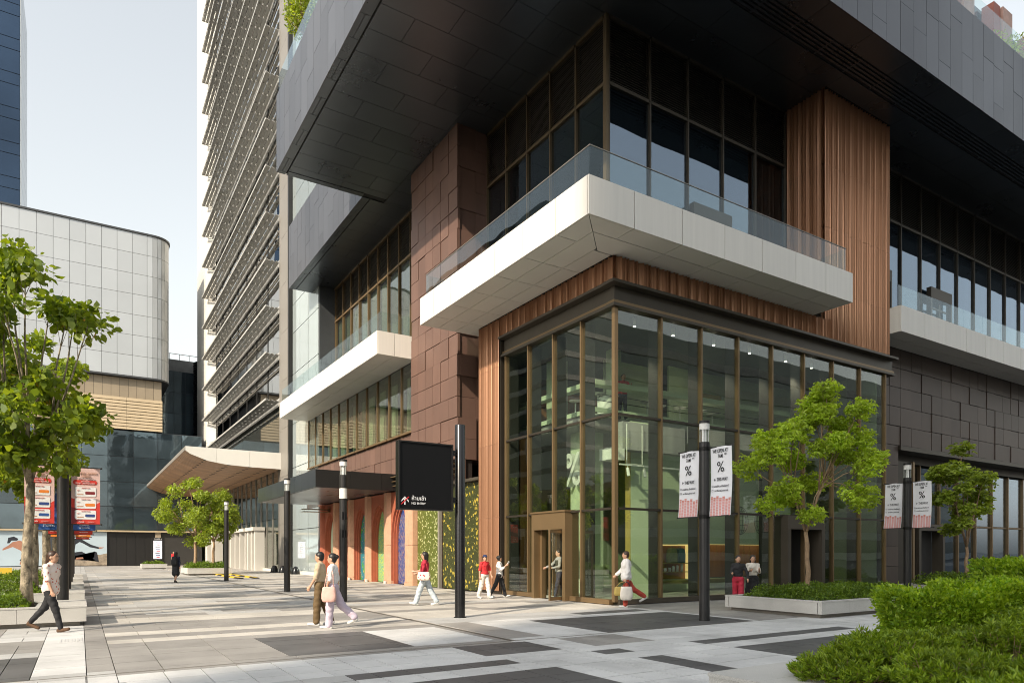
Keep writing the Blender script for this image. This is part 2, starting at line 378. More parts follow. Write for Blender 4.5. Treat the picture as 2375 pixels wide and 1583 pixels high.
ART('art_teal', (.02, .18, .22), (.05, .28, .06), (.65, .42, .12), 2.2, 'spots')
ART('art_wine', (.14, .02, .02), (.40, .25, .18), (.06, .01, .01), 3.4, 'cols')
ART('art_leaf', (.08, .10, .014), (.42, .43, .22), (.25, .30, .06), 6.0, 'spots')
ART('art_flower', (.035, .04, .01), (.38, .29, .04), (.18, .20, .05), 4.2, 'spots')
# ------------------------------------------------------------------ ground + paving
g = MB(); g.quad((-900, -900, -.06), (900, -900, -.06), (900, 900, -.06), (-900, 900, -.06))
tag(g.build('ground', 'ground_base'), 'dark bedding under the paved plaza', kind='structure')
paving = thing('plaza_paving', 'stone paved plaza with light, grey and dark slabs in bands', None, (0, 0, 0)); paving['kind'] = 'structure'
RECTS = [  # x0, y0, x1, y1, tone  (later wins)
    (-40, -10, .07, 10.72, 'L'), (-.55, 11.05, .08, 18.0, 'W'), (.08, 11.0, .42, 60, 'M'), (.42, 10.98, 6.75, 14.2, 'M'), (-8, 10.72, -.55, 12.8, 'D'), (-8, 12.8, -.55, 13.6, 'L'), (-8, 13.6, -.55, 15.2, 'M'), (-8, 15.2, -.55, 15.8, 'W'), (-8, 15.8, -1.3, 18, 'M'),
    (2.82, 11.0, 4.97, 13.7, 'D'), (4.97, 10.98, 6.6, 13.65, 'W'), (6.92, 10.9, 7.75, 13.95, 'M'), (7.75, 10.9, 9.15, 13.95, 'W'), (6.92, 13.95, 14, 15.2, 'L'),
    (6.92, 15.2, 13.9, 16.6, 'C'), (9.15, 10.75, 13.7, 13.9, 'D'), (11.2, 14.45, 13.6, 14.85, 'D'),
    (-3, 4, 30, 10.55, 'W'), (-3, 4, 3, 8.9, 'L'), (5.45, 9.38, 6.95, 10.53, 'D'), (7.68, 9.33, 9.1, 10.55, 'M'), (7.2, 8.5, 7.82, 8.9, 'D'), (7.38, 6.5, 7.9, 7.97, 'D'), (3.0, 8.53, 5.55, 8.95, 'D'),
    (-1, 6.4, 5.8, 7.97, 'D'), (9.5, 8.43, 14.2, 8.87, 'D'), (9.6, 6.3, 14, 7.92, 'D'), (13.9, 10.75, 40, 15.9, 'M'), (-3, 9.4, .5, 10.1, 'M')]
TM = {'W': 'granite_white', 'L': 'granite_light', 'M': 'granite_mid', 'D': 'granite_dark', 'C': 'granite_cream'}
TI = {k: i for i, k in enumerate(TM)}; TL = list(TM.values())
ye = [3.0, 3.5, 4.0, 4.5, 5, 5.5, 6, 6.45, 6.95, 7.45, 7.97, 8.5, 8.92, 9.36, 9.95, 10.54, 10.70]
ye2 = [10.76, 11.02, 11.7, 12.4, 13.05, 13.67, 14.2, 14.78, 15.43, 16.14, 16.8, 17.46, 18.1, 18.88]
yy = 18.88
while yy < 93: yy += .62 + .35 * ((int(yy * 7) % 3) / 2); ye2.append(round(yy, 2))
rr = random.Random(3)
def rowtone(j, y):
    if 14.2 <= y < 14.7 or 15.4 <= y < 16.1 or 18.1 <= y < 18.8: return 'C'
    if y < 18.1: return 'M'
    return ['M', 'C', 'M', 'L', 'C', 'M', 'M', 'C', 'L'][j % 9]
slabs = []
def vis(x, y):
    p = proj(x, y, 0); return p and -260 < p[0] < 2640 and p[1] < 1750
for ed in (ye, ye2):
    for j in range(len(ed) - 1):
        y0, y1 = ed[j], ed[j + 1]; wx = .475 if y1 < 10.6 else (.95 if y1 < 40 else 1.9)
        xlo = -14.2 if y0 > 10 else -3.3
        xs = []
        x = xlo + ((j % 2) * wx * .5 if y0 > 14 else 0)
        cuts = sorted({r[k] for r in RECTS for k in (0, 2) if r[1] <= (y0 + y1) / 2 < r[3]} | {6.75, 6.9, .08, .42, 13.9})
        while x < 46: xs.append(round(x, 3)); x += wx
        xs = sorted(set([v for v in xs if all(abs(v - c) > .14 for c in cuts)] + [c for c in cuts if xlo < c < 46]))
        bandt = rowtone(j, y0); phase = rr.random() * 9
        for a, b in zip(xs[:-1], xs[1:]):
            cx, cy = (a + b) / 2, (y0 + y1) / 2
            if 6.74 < cx < 6.91 and cy > 10.7: continue            # slot drain channel
            if not (vis(cx, cy) or vis(a, y1) or vis(b, y0)): continue
            if cx > 13.95 and cy > 16.1: continue
            if cx < .42: t = 'L'
            elif cx < 6.8: t = bandt if ((cx + phase) % 9.3) > 2.2 or y0 < 19 else ('L' if bandt != 'L' else 'C')
            else:
                t = 'C' if y0 > 13.9 else 'W'
                if y0 > 16.6: t = ['C', 'C', 'M', 'L', 'C', 'M'][(j + int((cx - 6.9) / 2.85)) % 6]
            for r in RECTS:
                if r[0] <= cx <= r[2] and r[1] <= cy <= r[3]: t = r[4]
            p = proj(cx, cy, 0)
            slabs.append(((b - a) * (y1 - y0) / max(p[2], 1) ** 3, a, y0, b, y1, t))
slabs.sort(key=lambda q: -q[0] if 0 < proj((q[1] + q[3]) / 2, (q[2] + q[4]) / 2, 0)[0] < 2375 and proj((q[1] + q[3]) / 2, (q[2] + q[4]) / 2, 0)[1] < 1583 else 1)
rest = MB(); gp = .006
for i, (_, a, y0, b, y1, t) in enumerate(slabs):
    dz = rr.uniform(-.0015, .0015)
    if i < 300: piece('paving_slab', a + gp, y0 + gp, -.05, b - gp, y1 - gp, round(dz, 3), TM[t], paving)
    else: rest.box(a + gp, y0 + gp, -.05, b - gp, y1 - gp, dz, TI[t])
o = rest.build('far_paving_slabs', TL, paving); o['kind'] = 'stuff'
# slot drains
def slot(x0, y0, x1, y1):
    dr = thing('slot_drain', 'thin dark slot drain line crossing the paving ' + ('from side to side in the foreground' if x1 - x0 > y1 - y0 else 'running back towards the towers'), None, (x0, y0, 0)); dr['kind'] = 'structure'
    b = MB()
    if x1 - x0 > y1 - y0:
        b.box(x0, y0 + .004, -.05, x1, y1 - .004, -.012); b.box(x0, y0 + .006, -.05, x1, y0 + .022, -.001, 1); b.box(x0, y1 - .022, -.05, x1, y1 - .006, -.001, 1)
    else:
        b.box(x0 + .004, y0, -.05, x1 - .004, y1, -.012); b.box(x0 + .006, y0, -.05, x0 + .03, y1, -.001, 1); b.box(x1 - .03, y0, -.05, x1 - .006, y1, -.001, 1)
    b.build('channel', ['steel_slot', 'grey_clad'], dr)
slot(-14, 10.70, 40, 10.76); slot(6.75, 10.77, 6.9, 60)
# ribbed tactile strip by the planter
tp = thing('tactile_strip', 'small ribbed tactile tile strip set in white paving by the walking woman', None, (-.3, 15.1, 0)); tp['kind'] = 'structure'
for k in range(7): piece('rib', -.32 + k * .055, 14.95, .0, -.285 + k * .055, 15.5, .006, 'granite_white', tp)
# street beyond (left / behind) in asphalt, far from the frame
a = MB(); a.quad((-300, -300, -.055), (-14.3, -300, -.055), (-14.3, 300, -.055), (-300, 300, -.055))
tag(a.build('road', 'asphalt'), 'asphalt road beyond the planters', kind='structure')
# ------------------------------------------------------------------ corner podium building
podium = thing('podium_building', 'corner retail building with copper fluting, terracotta tiles, white balconies and dark metal overhang', 'building', (14, 16.15, 0))
XG, YG, ZS = 14.0, 16.15, 20.08
def fluted(name, parent, axis, fixed, a, b, z0, z1, out, mats='copper', panel=1.15, depth=.12, zj=()):
    """scalloped metal cladding: run from a to b along axis ('x' or 'y'), base plane at `fixed`, bulging to `out` (-1)"""
    t = a; k = 0; widths = [.23, .17, .12, .21, .15]
    zs = [z0] + [z for z in zj if z0 < z < z1] + [z1]
    while t < b - .02:
        e = min(t + panel, b)
        if b - e < .2: e = b
        prof = []; u = t; kk = k
        while u < e - 1e-4:
            wd = min(widths[kk % 5], e - u)
            if e - (u + wd) < .06: wd = e - u
            n = 5
            for i in range(n + (1 if u + wd >= e - 1e-4 else 0)):
                f = i / n; prof.append((u + wd * f, fixed + out * depth * (1 - .92 * math.sin(math.pi * f) ** .8)))
            u += wd; kk += 1
        for z_a, z_b in zip(zs[:-1], zs[1:]):
            m = MB(); g = .004
            for (u0, d0), (u1, d1) in zip(prof[:-1], prof[1:]):
                if axis == 'x': m.quad((u0, d0, z_a + g), (u1, d1, z_a + g), (u1, d1, z_b - g), (u0, d0, z_b - g))
                else: m.quad((d1, u1, z_a + g), (d0, u0, z_a + g), (d0, u0, z_b - g), (d1, u1, z_b - g))
            # back plane gives the sheet thickness
            bk = fixed - out * .03
            P0, P1 = prof[0], prof[-1]
            if axis == 'x': m.quad((P1[0], bk, z_a), (P0[0], bk, z_a), (P0[0], bk, z_b), (P1[0], bk, z_b))
            else: m.quad((bk, P0[0], z_a), (bk, P1[0], z_a), (bk, P1[0], z_b), (bk, P0[0], z_b))
            # top and bottom lips
            for zz in (z_a + g, z_b - g):
                pts = [((u, d, zz) if axis == 'x' else (d, u, zz)) for u, d in prof]
                e0 = (P1[0], bk, zz) if axis == 'x' else (bk, P1[0], zz); e1 = (P0[0], bk, zz) if axis == 'x' else (bk, P0[0], zz)
                m.poly(pts + [e0, e1])
            m.build(name, mats, parent, shade_angle=R(38))
        k = kk; t = e
# --- copper cladding of the corner pavilion
cop = node('copper_cladding', podium)
fluted('fluted_panel', cop, 'x', 16.05, 13.87, 24.95, 9.98, 10.74, -1)
fluted('fluted_panel', cop, 'y', 13.9, 16.0, 22.7, 9.98, 10.74, -1)
fluted('fluted_panel', cop, 'y', 13.9, 22.72, 24.3, .12, 10.74, -1, zj=(3.0, 5.9, 8.9), panel=1.6)
# return of the copper column next to the glass and next to the pier
m = MB(); m.box(13.82, 22.66, .1, 14.4, 22.70, 9.98); m.box(13.84, 24.3, .1, 15.2, 24.34, 10.74); m.build('column_return', 'bronze_dark', cop)
fluted('fluted_panel', cop, 'x', 16.35, 24.97, 29.65, 10.0, ZS, -1, zj=(12.1, 14.6, 17.1), panel=1.6)
fluted('fluted_panel', cop, 'y', 25.05, 16.3, 18.05, 11.8, ZS, -1, zj=(12.1, 14.6, 17.1), panel=1.8)
m = MB(); m.box(25.09, 16.39, 10.0, 29.62, 18.3, ZS + .2); m.box(13.93, 16.1, 9.98, 24.95, 16.4, 10.74); m.box(13.95, 16.1, 9.98, 14.4, 24.3, 10.74); m.box(13.93, 22.75, 0, 14.6, 24.28, 9.98); m.build('cladding_frame', 'bronze_dark', cop)
# --- cornice between glass and copper
m = MB()
for (z0, z1, out, i) in ((9.22, 9.31, .16, 1), (9.31, 9.42, .10, 0), (9.42, 9.88, .02, 1), (9.88, 9.97, .30, 1)):
    m.box(XG - out - .02, YG - out, z0 + .001, 29.66, YG + .2, z1, i); m.box(XG - out, YG + .2, z0 + .002, XG + .3, 22.66, z1 - .001, i)
m.build('cornice', ['bronze', 'bronze_trim'], podium)
# --- pavilion curtain wall
YL = [16.2, 17.75, 19.32, 20.88, 22.45]; XR = [14.05, 15.91, 17.77, 19.64, 21.51, 23.41, 25.27, 27.16, 29.03]
cw = node('curtain_wall', podium)
TR = [3.0, 5.92]
zt = [.16] + TR + [9.2]
for i, y in enumerate(YL[1:]): piece('mullion', XG - .10, y - .03, .12, XG + .06, y + .03, 9.21, 'bronze', cw); piece('mullion_fin', XG + .065, y - .03, .12, XG + .5, y + .03, 9.19, 'interior_dark', cw)
for i, x in enumerate(XR[1:]): piece('mullion', x - .03, YG - .10, .12, x + .03, YG + .06, 9.212, 'bronze', cw); piece('mullion_fin', x - .03, YG + .065, .12, x + .03, YG + .5, 9.19, 'interior_dark', cw)
piece('corner_mullion', XG - .07, YG - .07, .1, XG + .07, YG + .07, 9.215, 'bronze', cw)
DOORL = (18.32, 20.32); DOORR = (22.1, 24.4)
for a, b in zip(YL[:-1], YL[1:]):
    for z0, z1 in zip(zt[:-1], zt[1:]):
        if z0 < 1 and a > 17 and b < 20.9: continue
        piece('glass_pane', XG - .012, a + .03, z0 + .03, XG + .004, b - .03, z1 - .03, 'glass', cw)
    for z in TR:
        if z == 3.0 and 17.8 < (a + b) / 2 < 20.3 and False: continue
        piece('transom', XG - .085, a + .045, z - .035, XG + .05, b - .045, z + .035, 'bronze_dark', cw)
for y0, y1 in ((17.79, DOORL[0] - .02), (DOORL[1] + .02, 20.84)):
    piece('glass_pane', XG - .012, y0, .19, XG + .004, y1, 2.97, 'glass', cw)
for a, b in zip(XR[:-1], XR[1:]):
    for z0, z1 in zip(zt[:-1], zt[1:]):
        if z0 < 1 and 21.4 < a < 23.5: continue
        piece('glass_pane', a + .03, YG - .012, z0 + .03, b - .03, YG + .004, z1 - .03, 'glass', cw)
    for z in TR: piece('transom', a + .045, YG - .085, z - .035, b - .045, YG + .05, z + .035, 'bronze_dark', cw)
for x0, x1 in ((21.55, DOORR[0] - .02), (DOORR[1] + .02, 25.23)): piece('glass_pane', x0, YG - .012, .19, x1, YG + .004, 2.97, 'glass', cw)
for y0, y1 in ((16.26, DOORL[0] - .03), (DOORL[1] + .03, 22.6)):
    piece('sill', XG - .14, y0, .02, XG + .08, y1, .17, 'bronze', cw)
for x0, x1 in ((14.08, DOORR[0] - .03), (DOORR[1] + .03, 29.05)): piece('sill', x0, YG - .14, .02, x1, YG + .08, .17, 'bronze_trim', cw)
# door portals
def portal_x(y0, y1, parent):        # in the plane X = XG, facing -X
    p = node('door_portal', parent)
    piece('jamb', XG - .3, y0, .0, XG + .28, y0 + .17, 3.0, 'bronze', p); piece('jamb', XG - .3, y1 - .17, .0, XG + .28, y1, 3.0, 'bronze', p)
    piece('head', XG - .3, y0 + .17, 2.42, XG + .28, y1 - .17, 3.0, 'bronze', p); piece('cap', XG - .34, y0 - .03, 3.0, XG + .3, y1 + .03, 3.06, 'bronze', p)
    piece('side_panel', XG - .05, y1 - .3, .0, XG + .1, y1 - .17, 2.42, 'bronze', p)
    piece('side_panel', XG - .05, y0 + .17, .0, XG + .1, y0 + .27, 2.42, 'bronze', p)
    return p
pl = portal_x(*DOORL, podium)
def portal_y(x0, x1, parent):
    p = node('door_portal', parent)
    piece('jamb', x0, YG - .3, 0, x0 + .2, YG + .9, 3.0, 'bronze_trim', p); piece('jamb', x1 - .2, YG - .3, 0, x1, YG + .9, 3.0, 'bronze_trim', p)
    piece('head', x0 + .2, YG - .3, 2.5, x1 - .2, YG + .9, 3.0, 'bronze_trim', p); piece('door_leaf', x0 + .75, YG + .3, .03, x0 + .85, YG + 1.4, 2.5, 'bronze_dark', p)
    piece('side_panel', x0 + .9, YG + .6, .03, x1 - .2, YG + .68, 2.5, 'bronze_dark', p)
portal_y(*DOORR, podium)
# glazed door leaf held open towards the street
dl = node('door_leaf', podium)
A = Vector((XG - .02, DOORL[0] + .29, 0)); ang = R(196)
def leafbox(nm, u0, u1, z0, z1, th, mt):
    m = MB(); m.box(u0, -th / 2, z0, u1, th / 2, z1); me = m.mesh(nm, mt); inst(nm, me, A, dl, (0, 0, ang))
leafbox('stile', 0, .07, .04, 2.38, .05, 'bronze'); leafbox('stile', .88, .95, .04, 2.38, .05, 'bronze'); leafbox('rail', .07, .88, .04, .15, .05, 'bronze'); leafbox('rail', .07, .88, 2.28, 2.38, .05, 'bronze')
leafbox('glass_pane', .07, .88, .15, 2.28, .012, 'glass_door')
mh = MB(); mh.tube([(.80, -.07, .25), (.80, -.07, 2.15)], .016, 8); mh.tube([(.8, -.07, .35), (.8, 0, .35)], .01, 6); mh.tube([(.8, -.07, 2.05), (.8, 0, 2.05)], .01, 6)
inst('pull_handle', mh.mesh('pull_handle', 'alu_white', smooth=True), A, dl, (0, 0, ang))
# --- balconies: white fascia + soffit panels, glass balustrade
def balcony_panels(nm, parent, pts_joints, axis, fixed, z0, z1, th, mt):
    for a, b in zip(pts_joints[:-1], pts_joints[1:]):
        g = .011
        if axis == 'x': piece(nm, a + g, fixed, z0, b - g, fixed + th, z1, mt, parent)
        else: piece(nm, fixed, a + g, z0, fixed + th, b - g, z1, mt, parent)
def frange(a, b, n): return [a + (b - a) * i / n for i in range(n + 1)]
bal = node('corner_balcony', podium)
BX, BY, BZ0, BZ1 = 11.55, 14.39, 10.74, 11.8
jx = [BX, 13.2, 15.1, 16.95, 18.75, 20.5, 22.2, 23.84]; jy = [BY + .06, 15.9, 17.65, 19.3, 20.9, 22.45, 23.9, 25.13]
balcony_panels('fascia_panel', bal, jx, 'x', BY, BZ0, BZ1, .055, 'alu_white'); balcony_panels('fascia_panel', bal, jy, 'y', BX, BZ0, BZ1, .055, 'alu_white')
m = MB(); m.box(BX + .06, BY + .06, BZ0 + .07, 23.80, 18.05, BZ1 - .02); m.box(BX + .06, 18.05, BZ0 + .071, 15.25, 25.1, BZ1 - .021)
m.box(BX + .06, 25.105, BZ0 + .01, 15.2, 25.13, BZ1 - .02, 1); m.box(23.81, BY + .06, BZ0 + .01, 23.84, 16.3, BZ1 - .02, 1); m.build('slab', ['panel_gap', 'alu_white'], bal)
# soffit panels (three strips each side, mitred at the corner)
def soffit_strip(d0, d1, jl, side):
    g = .011
    for i, (a, b) in enumerate(zip(jl[:-1], jl[1:])):
        m = MB(); z0, z1 = BZ0 + .005, BZ0 + .05
        if side == 'front':
            y0, y1 = BY + .06 + d0 + g, BY + .06 + d1 - g
            pts = [(max(a, BX + .06) + g, y0), (b - g, y0), (b - g, y1), (max(a, BX + .06) + g, y1)]
            if i == 0: pts = [(BX + .06 + d0 + 2 * g, y0), (b - g, y0), (b - g, y1), (BX + .06 + d1 + 0 * g, y1)]
        else:
            x0, x1 = BX + .06 + d0 + g, BX + .06 + d1 - g
            pts = [(x0, a + g), (x1, a + g), (x1, b - g), (x0, b - g)]
            if i == 0: pts = [(x0, BY + .06 + d0 + 2 * g), (x1, BY + .06 + d1 + g), (x1, b - g), (x0, b - g)]
        if len({p for p in pts}) < 3: continue
        m.prism(pts, 'z', z0, z1); m.build('soffit_panel', 'alu_cream', bal)
soffit_strip(0, .72, jx, 'front'); soffit_strip(.72, 1.62, [BX] + jx[2:], 'front')
soffit_strip(0, .72, jy, 'side'); soffit_strip(.72, 1.5, [jy[0]] + jy[2:], 'side'); 
for a, b in zip([BY + 1.7] + jy[2:-1], jy[2:]):
    piece('soffit_panel', BX + 1.57, a + .011, BZ0 + .005, 13.78, b - .011, BZ0 + .05, 'alu_cream', bal)
piece('soffit_panel', 13.79, 24.35, BZ0 + .006, 15.2, 25.12, BZ0 + .049, 'alu_cream', bal)
# balustrade
RZ0, RZ1 = BZ1 - .15, 12.74
gx = frange(BX + .2, 23.72, 7); gy = frange(BY + .22, 25.0, 7)
for a, b in zip(gx[:-1], gx[1:]): piece('balustrade_pane', a + .006, BY + .2, RZ0, b - .006, BY + .214, RZ1, 'glass_rail', bal)
for a, b in zip(gy[:-1], gy[1:]): piece('balustrade_pane', BX + .2, a + .006, RZ0, BX + .214, b - .006, RZ1, 'glass_rail', bal)
piece('balustrade_pane', 23.715, BY + .22, RZ0, 23.729, 16.2, RZ1, 'glass_rail', bal); piece('balustrade_pane', BX + .22, 24.99, RZ0, 13.68, 25.004, RZ1, 'glass_rail', bal)
m = MB(); m.box(BX + .19, BY + .19, RZ1, 23.735, BY + .225, RZ1 + .02); m.box(BX + .19, BY + .225, RZ1, BX + .225, 25.0, RZ1 + .019); m.build('handrail', 'grey_clad', bal)
# second balcony along the street side
bal2 = node('street_balcony', podium)
BZ0, BZ1 = 11.09, 12.2; RZ0, RZ1 = BZ1 - .15, 13.17; B2X, B2Y = 11.98, 30.9
j2 = frange(B2Y, 49.7, 10)
balcony_panels('fascia_panel', bal2, j2, 'y', B2X, BZ0, BZ1, .055, 'alu_white')
piece('fascia_panel', B2X + .06, B2Y, BZ0, 12.85, B2Y + .05, BZ1, 'alu_white', bal2); piece('fascia_panel', 12.872, B2Y, BZ0, 14.6, B2Y + .05, BZ1, 'alu_white', bal2)
m = MB(); m.box(B2X + .06, B2Y + .07, BZ0 + .07, 15.2, 49.66, BZ1 - .02); m.box(B2X + .06, 49.67, BZ0 + .02, 15.2, 49.7, BZ1 - .02, 1); m.build('slab', ['panel_gap', 'alu_white'], bal2)
for a, b in zip(j2[:-1], j2[1:]):
    piece('soffit_panel', B2X + .07, a + .06, BZ0 + .005, 12.85, b + .04, BZ0 + .05, 'alu_cream', bal2); piece('soffit_panel', 12.87, a + .06, BZ0 + .005, 13.98, b + .04, BZ0 + .05, 'alu_cream', bal2)
for a, b in zip(j2[:-1], j2[1:]): piece('balustrade_pane', B2X + .2, a + .16, RZ0, B2X + .214, b + .14 - .01, RZ1, 'glass_rail', bal2)
piece('balustrade_pane', B2X + .22, B2Y + .15, RZ0, 14.6, B2Y + .164, RZ1, 'glass_rail', bal2)
# third balcony on the right
bal3 = node('side_balcony', podium)
B3Y = 15.75
j3 = [29.66] + [31.55 + 1.915 * k for k in range(15)]
balcony_panels('fascia_panel', bal3, j3, 'x', B3Y, BZ0, BZ1, .055, 'alu_white')
piece('fascia_panel', 29.66, B3Y + .06, BZ0, 29.71, 18.0, BZ1, 'alu_white', bal3)
m = MB(); m.box(29.73, B3Y + .07, BZ0 + .07, 58.3, 18.05, BZ1 - .02); m.build('slab', 'panel_gap', bal3)
for a, b in zip(j3[:-1], j3[1:]):
    piece('soffit_panel', a + .06, B3Y + .065, BZ0 + .005, b + .04, 16.48, BZ0 + .05, 'alu_cream', bal3); piece('soffit_panel', a + .06, 16.5, BZ0 + .005, b + .04, 17.22, BZ0 + .05, 'alu_cream', bal3)
    piece('balustrade_pane', a + .16, B3Y + .2, RZ0, b + .14, B3Y + .214, RZ1, 'glass_rail', bal3)
# --- upper recessed glazing with louvre bands
def glazing(parent, axis, fixed, joints, ztr, z0, z1, inward, blind='blind_dark', curtain_last=0, gl='glass_dark', blind_z=None):
    """inward: +1 building interior lies at larger coordinate"""
    def pc(nm, a, b, d0, d1, za, zb, mt):
        lo, hi = fixed + min(d0, d1), fixed + max(d0, d1)
        if axis == 'x': return piece(nm, a, lo, za, b, hi, zb, mt, parent)
        return piece(nm, lo, a, za, hi, b, zb, mt, parent)
    n = len(joints) - 1
    for i, t in enumerate(joints): pc('mullion', t - .032, t + .032, -.1, .1, z0, z1 - .11, ('bronze_shaded' if fixed > 15.25 else 'bronze') if axis == 'y' else 'bronze_trim')
    for i, (a, b) in enumerate(zip(joints[:-1], joints[1:])):
        fr = ('bronze_shaded' if fixed > 15.25 else 'bronze') if axis == 'y' else 'bronze_trim'
        pc('head_rail', a + .05, b - .05, -.11, .09, z1 - .12, z1 - .003, fr); pc('transom', a + .05, b - .05, -.09, .08, ztr - .06, ztr + .06, fr)
        m = MB(); z = ztr + .14
        while z < z1 - .15:
            if axis == 'x': m.prism([(fixed - .05, z), (fixed + .03, z + .05), (fixed + .03, z + .062), (fixed - .05, z + .012)], 'x', a + .05, b - .05)
            else: m.prism([(fixed - .05, z), (fixed + .03, z + .05), (fixed + .03, z + .062), (fixed - .05, z + .012)], 'y', a + .05, b - .05)
            z += .085
        o = m.build('louvre_slats', 'louvre_metal', parent); o['kind'] = 'stuff'
        pc('louvre_backing', a + .05, b - .05, .12, .16, ztr + .1, z1 - .13, 'interior_dark')
        pc('glass_pane', a + .045, b - .045, -.01, .006, z0 + .02, ztr - .09, gl)
        bm = curtain_last and i >= n - curtain_last
        zb = (blind_z[i % len(blind_z)] if blind_z else z0 + .02)
        if zb < ztr - .2: pc('roller_blind', a + .06, b - .06, .17, .19, zb, ztr - .1, 'curtain' if bm else blind)
up = node('upper_glazing', podium)
glazing(up, 'y', 15.3, frange(18.12, 26.1, 5), 17.74, 11.8, ZS, 1)
glazing(up, 'x', 18.08, frange(15.34, 24.95, 5), 17.74, 11.8, ZS, 1, curtain_last=1, gl='glass_dark', blind_z=[11.9, 11.9, 11.9, 11.9, 11.9])
piece('corner_mullion', 15.2, 17.98, 11.8, 15.34, 18.12, ZS - .004, 'bronze_shaded', up)
up2 = node('street_glazing', podium)
glazing(up2, 'y', 15.2, frange(30.95, 48.6, 11), 17.74, 12.2, ZS, 1, blind='blind_grey', gl='glass_win')
up3 = node('side_glazing', podium)
glazing(up3, 'x', 18.08, [29.7 + .0] + frange(30.2, 58, 15), 17.6, 12.2, ZS, 1, curtain_last=9)
# terrace doors
def terrace_door(axis, fixed, a, b, mt, dz=0.):
    p = node('terrace_door', podium)
    def pc(nm, u0, u1, z0, z1, d0, d1, mm):
        z0 += dz; z1 += dz
        if axis == 'x': piece(nm, u0, fixed + d0, z0, u1, fixed + d1, z1, mm, p)
        else: piece(nm, fixed + d0, u0, z0, fixed + d1, u1, z1, mm, p)
    pc('jamb', a, a + .12, 11.8, 14.6, -.35, -.12, mt); pc('jamb', b - .12, b, 11.8, 14.6, -.35, -.12, mt); pc('head', a + .12, b - .12, 14.05, 14.6, -.35, -.12, mt)
    c = (a + b) / 2; pc('stile', c - .04, c + .04, 11.85, 13.9, -.25, -.2, mt); pc('rail', a + .12, b - .12, 13.55, 13.63, -.25, -.2, mt)
    pc('leaf', a + .14, a + .22, 11.85, 14.04, -.24, -.19, mt); pc('leaf', b - .22, b - .14, 11.85, 14.04, -.24, -.19, mt)
terrace_door('x', 18.08, 19.2, 21.3, 'bronze_trim'); terrace_door('y', 15.2, 31.1, 33.0, 'bronze', .4); terrace_door('x', 18.08, 30.4, 32.6, 'bronze_trim', .4); terrace_door('x', 18.08, 36.2, 38.3, 'bronze_trim', .4)
# rooms behind the upper glazing
m = MB(); m.box(15.7, 18.6, 11.5, 59, 30.8, 11.78); m.box(15.75, 31.0, 11.5, 24, 48.4, 11.78); m.box(20, 22, 11.8, 59, 22.2, ZS); m.box(19, 31, 11.8, 19.2, 48, ZS); m.box(19, 22.2, 11.8, 19.2, 31, ZS); m.build('upper_floor', 'interior_dark', podium)
# ------------------------------------------------------------------ dark overhanging volumes
DX, DY, DYE, DZT = 8.08, 13.59, 34.15, 23.77
sof = node('overhang_soffit', podium)
m = MB(); m.box(DX + .06, DY + .06, ZS + .05, 60, DYE - .06, ZS + .4); m.box(12.46, DYE - .06, ZS + .052, 60, 48.74, ZS + .4); m.build('soffit_backing', 'soffit_gap', sof)
def soffit_field(x0, x1, y0, y1, lx, ly, skip=None):
    j = 0; y = y0
    while y < y1 - .05:
        ye_ = min(y + ly, y1); x = x0 - (lx / 2 if j % 2 else 0)
        while x < x1 - .05:
            a, b = max(x, x0), min(x + lx, x1)
            if b - a > .05: piece('soffit_panel', a + .009, y + .009, ZS, b - .009, ye_ - .009, ZS + .045, 'soffit_dark', sof)
            x += lx
        y = ye_; j += 1
# edge strip, gap, then field
soffit_field(DX, DX + .42, DY + .0, DYE, .42, 1.27); soffit_field(DX + .47, 13.6, 15.4, DYE - .42, 2.55, 1.27); soffit_field(DX + .47, 12.4, DYE - .37, DYE, 2.55, .37)
soffit_field(12.4, 12.82, DYE + .0, 48.75, .42, 1.27); soffit_field(12.86, 15.2, DYE, 48.75, 2.4, 1.27); soffit_field(13.6, 15.2, 25.0, DYE, 1.6, 1.27)
soffit_field(13.6, 25, 15.4, 18.05, 2.55, 1.33); soffit_field(13.6, 15.3, 18.05, 25.0, 1.7, 1.27); soffit_field(29.65, 60, 15.4, 18.05, 2.55, 1.33); soffit_field(25.0, 29.65, 15.4, 16.2, 2.4, .8)
soffit_field(DX + .47, 60, DY, 14.55, 2.55, .96)
# linear air grille in the soffit
gr = node('air_grille', sof)
x = DX + .5
while x < 58:
    for k in range(5): piece('grille_bar', x + .03, 14.60 + k * .15, ZS - .01, x + 1.77, 14.68 + k * .15, ZS + .03, 'soffit_dark', gr)
    piece('grille_end', x - .03, 14.58, ZS - .012, x + .03, 15.37, ZS + .032, 'soffit_dark', gr)
    x += 1.8
# fascias in metal panels
def fascia(parent, axis, fixed, a, b, z0, z1, wd, mt, seed, th=.05):
    rr = random.Random(seed); t = a; k = 0
    while t < b - .02:
        e = min(t + wd, b); hh = z1 - z0
        cut = [z0 + hh * ((.34, .62, .18, .78, .5)[k % 5] + rr.uniform(-.03, .03))]
        if (k % 5) in (2,): cut.append(z0 + hh * .62)
        zz = [z0] + sorted(cut) + [z1]
        for za, zb in zip(zz[:-1], zz[1:]):
            if axis == 'y': piece('fascia_panel', fixed + round(rr.uniform(-.003, .003), 3), t + .008, za + .007, fixed + th, e - .008, zb - .007, mt, parent)
            else: piece('fascia_panel', t + .008, fixed + round(rr.uniform(-.003, .003), 3), za + .007, e - .008, fixed + th, zb - .007, mt, parent)
        t = e; k += 1
fas = node('overhang_fascia', podium)
fascia(fas, 'y', DX, DY + .06, DYE, ZS - .01, DZT, .95, 'zinc', 1); fascia(fas, 'x', DY, DX, 60, ZS - .01, DZT, .92, 'zinc_dark', 2)
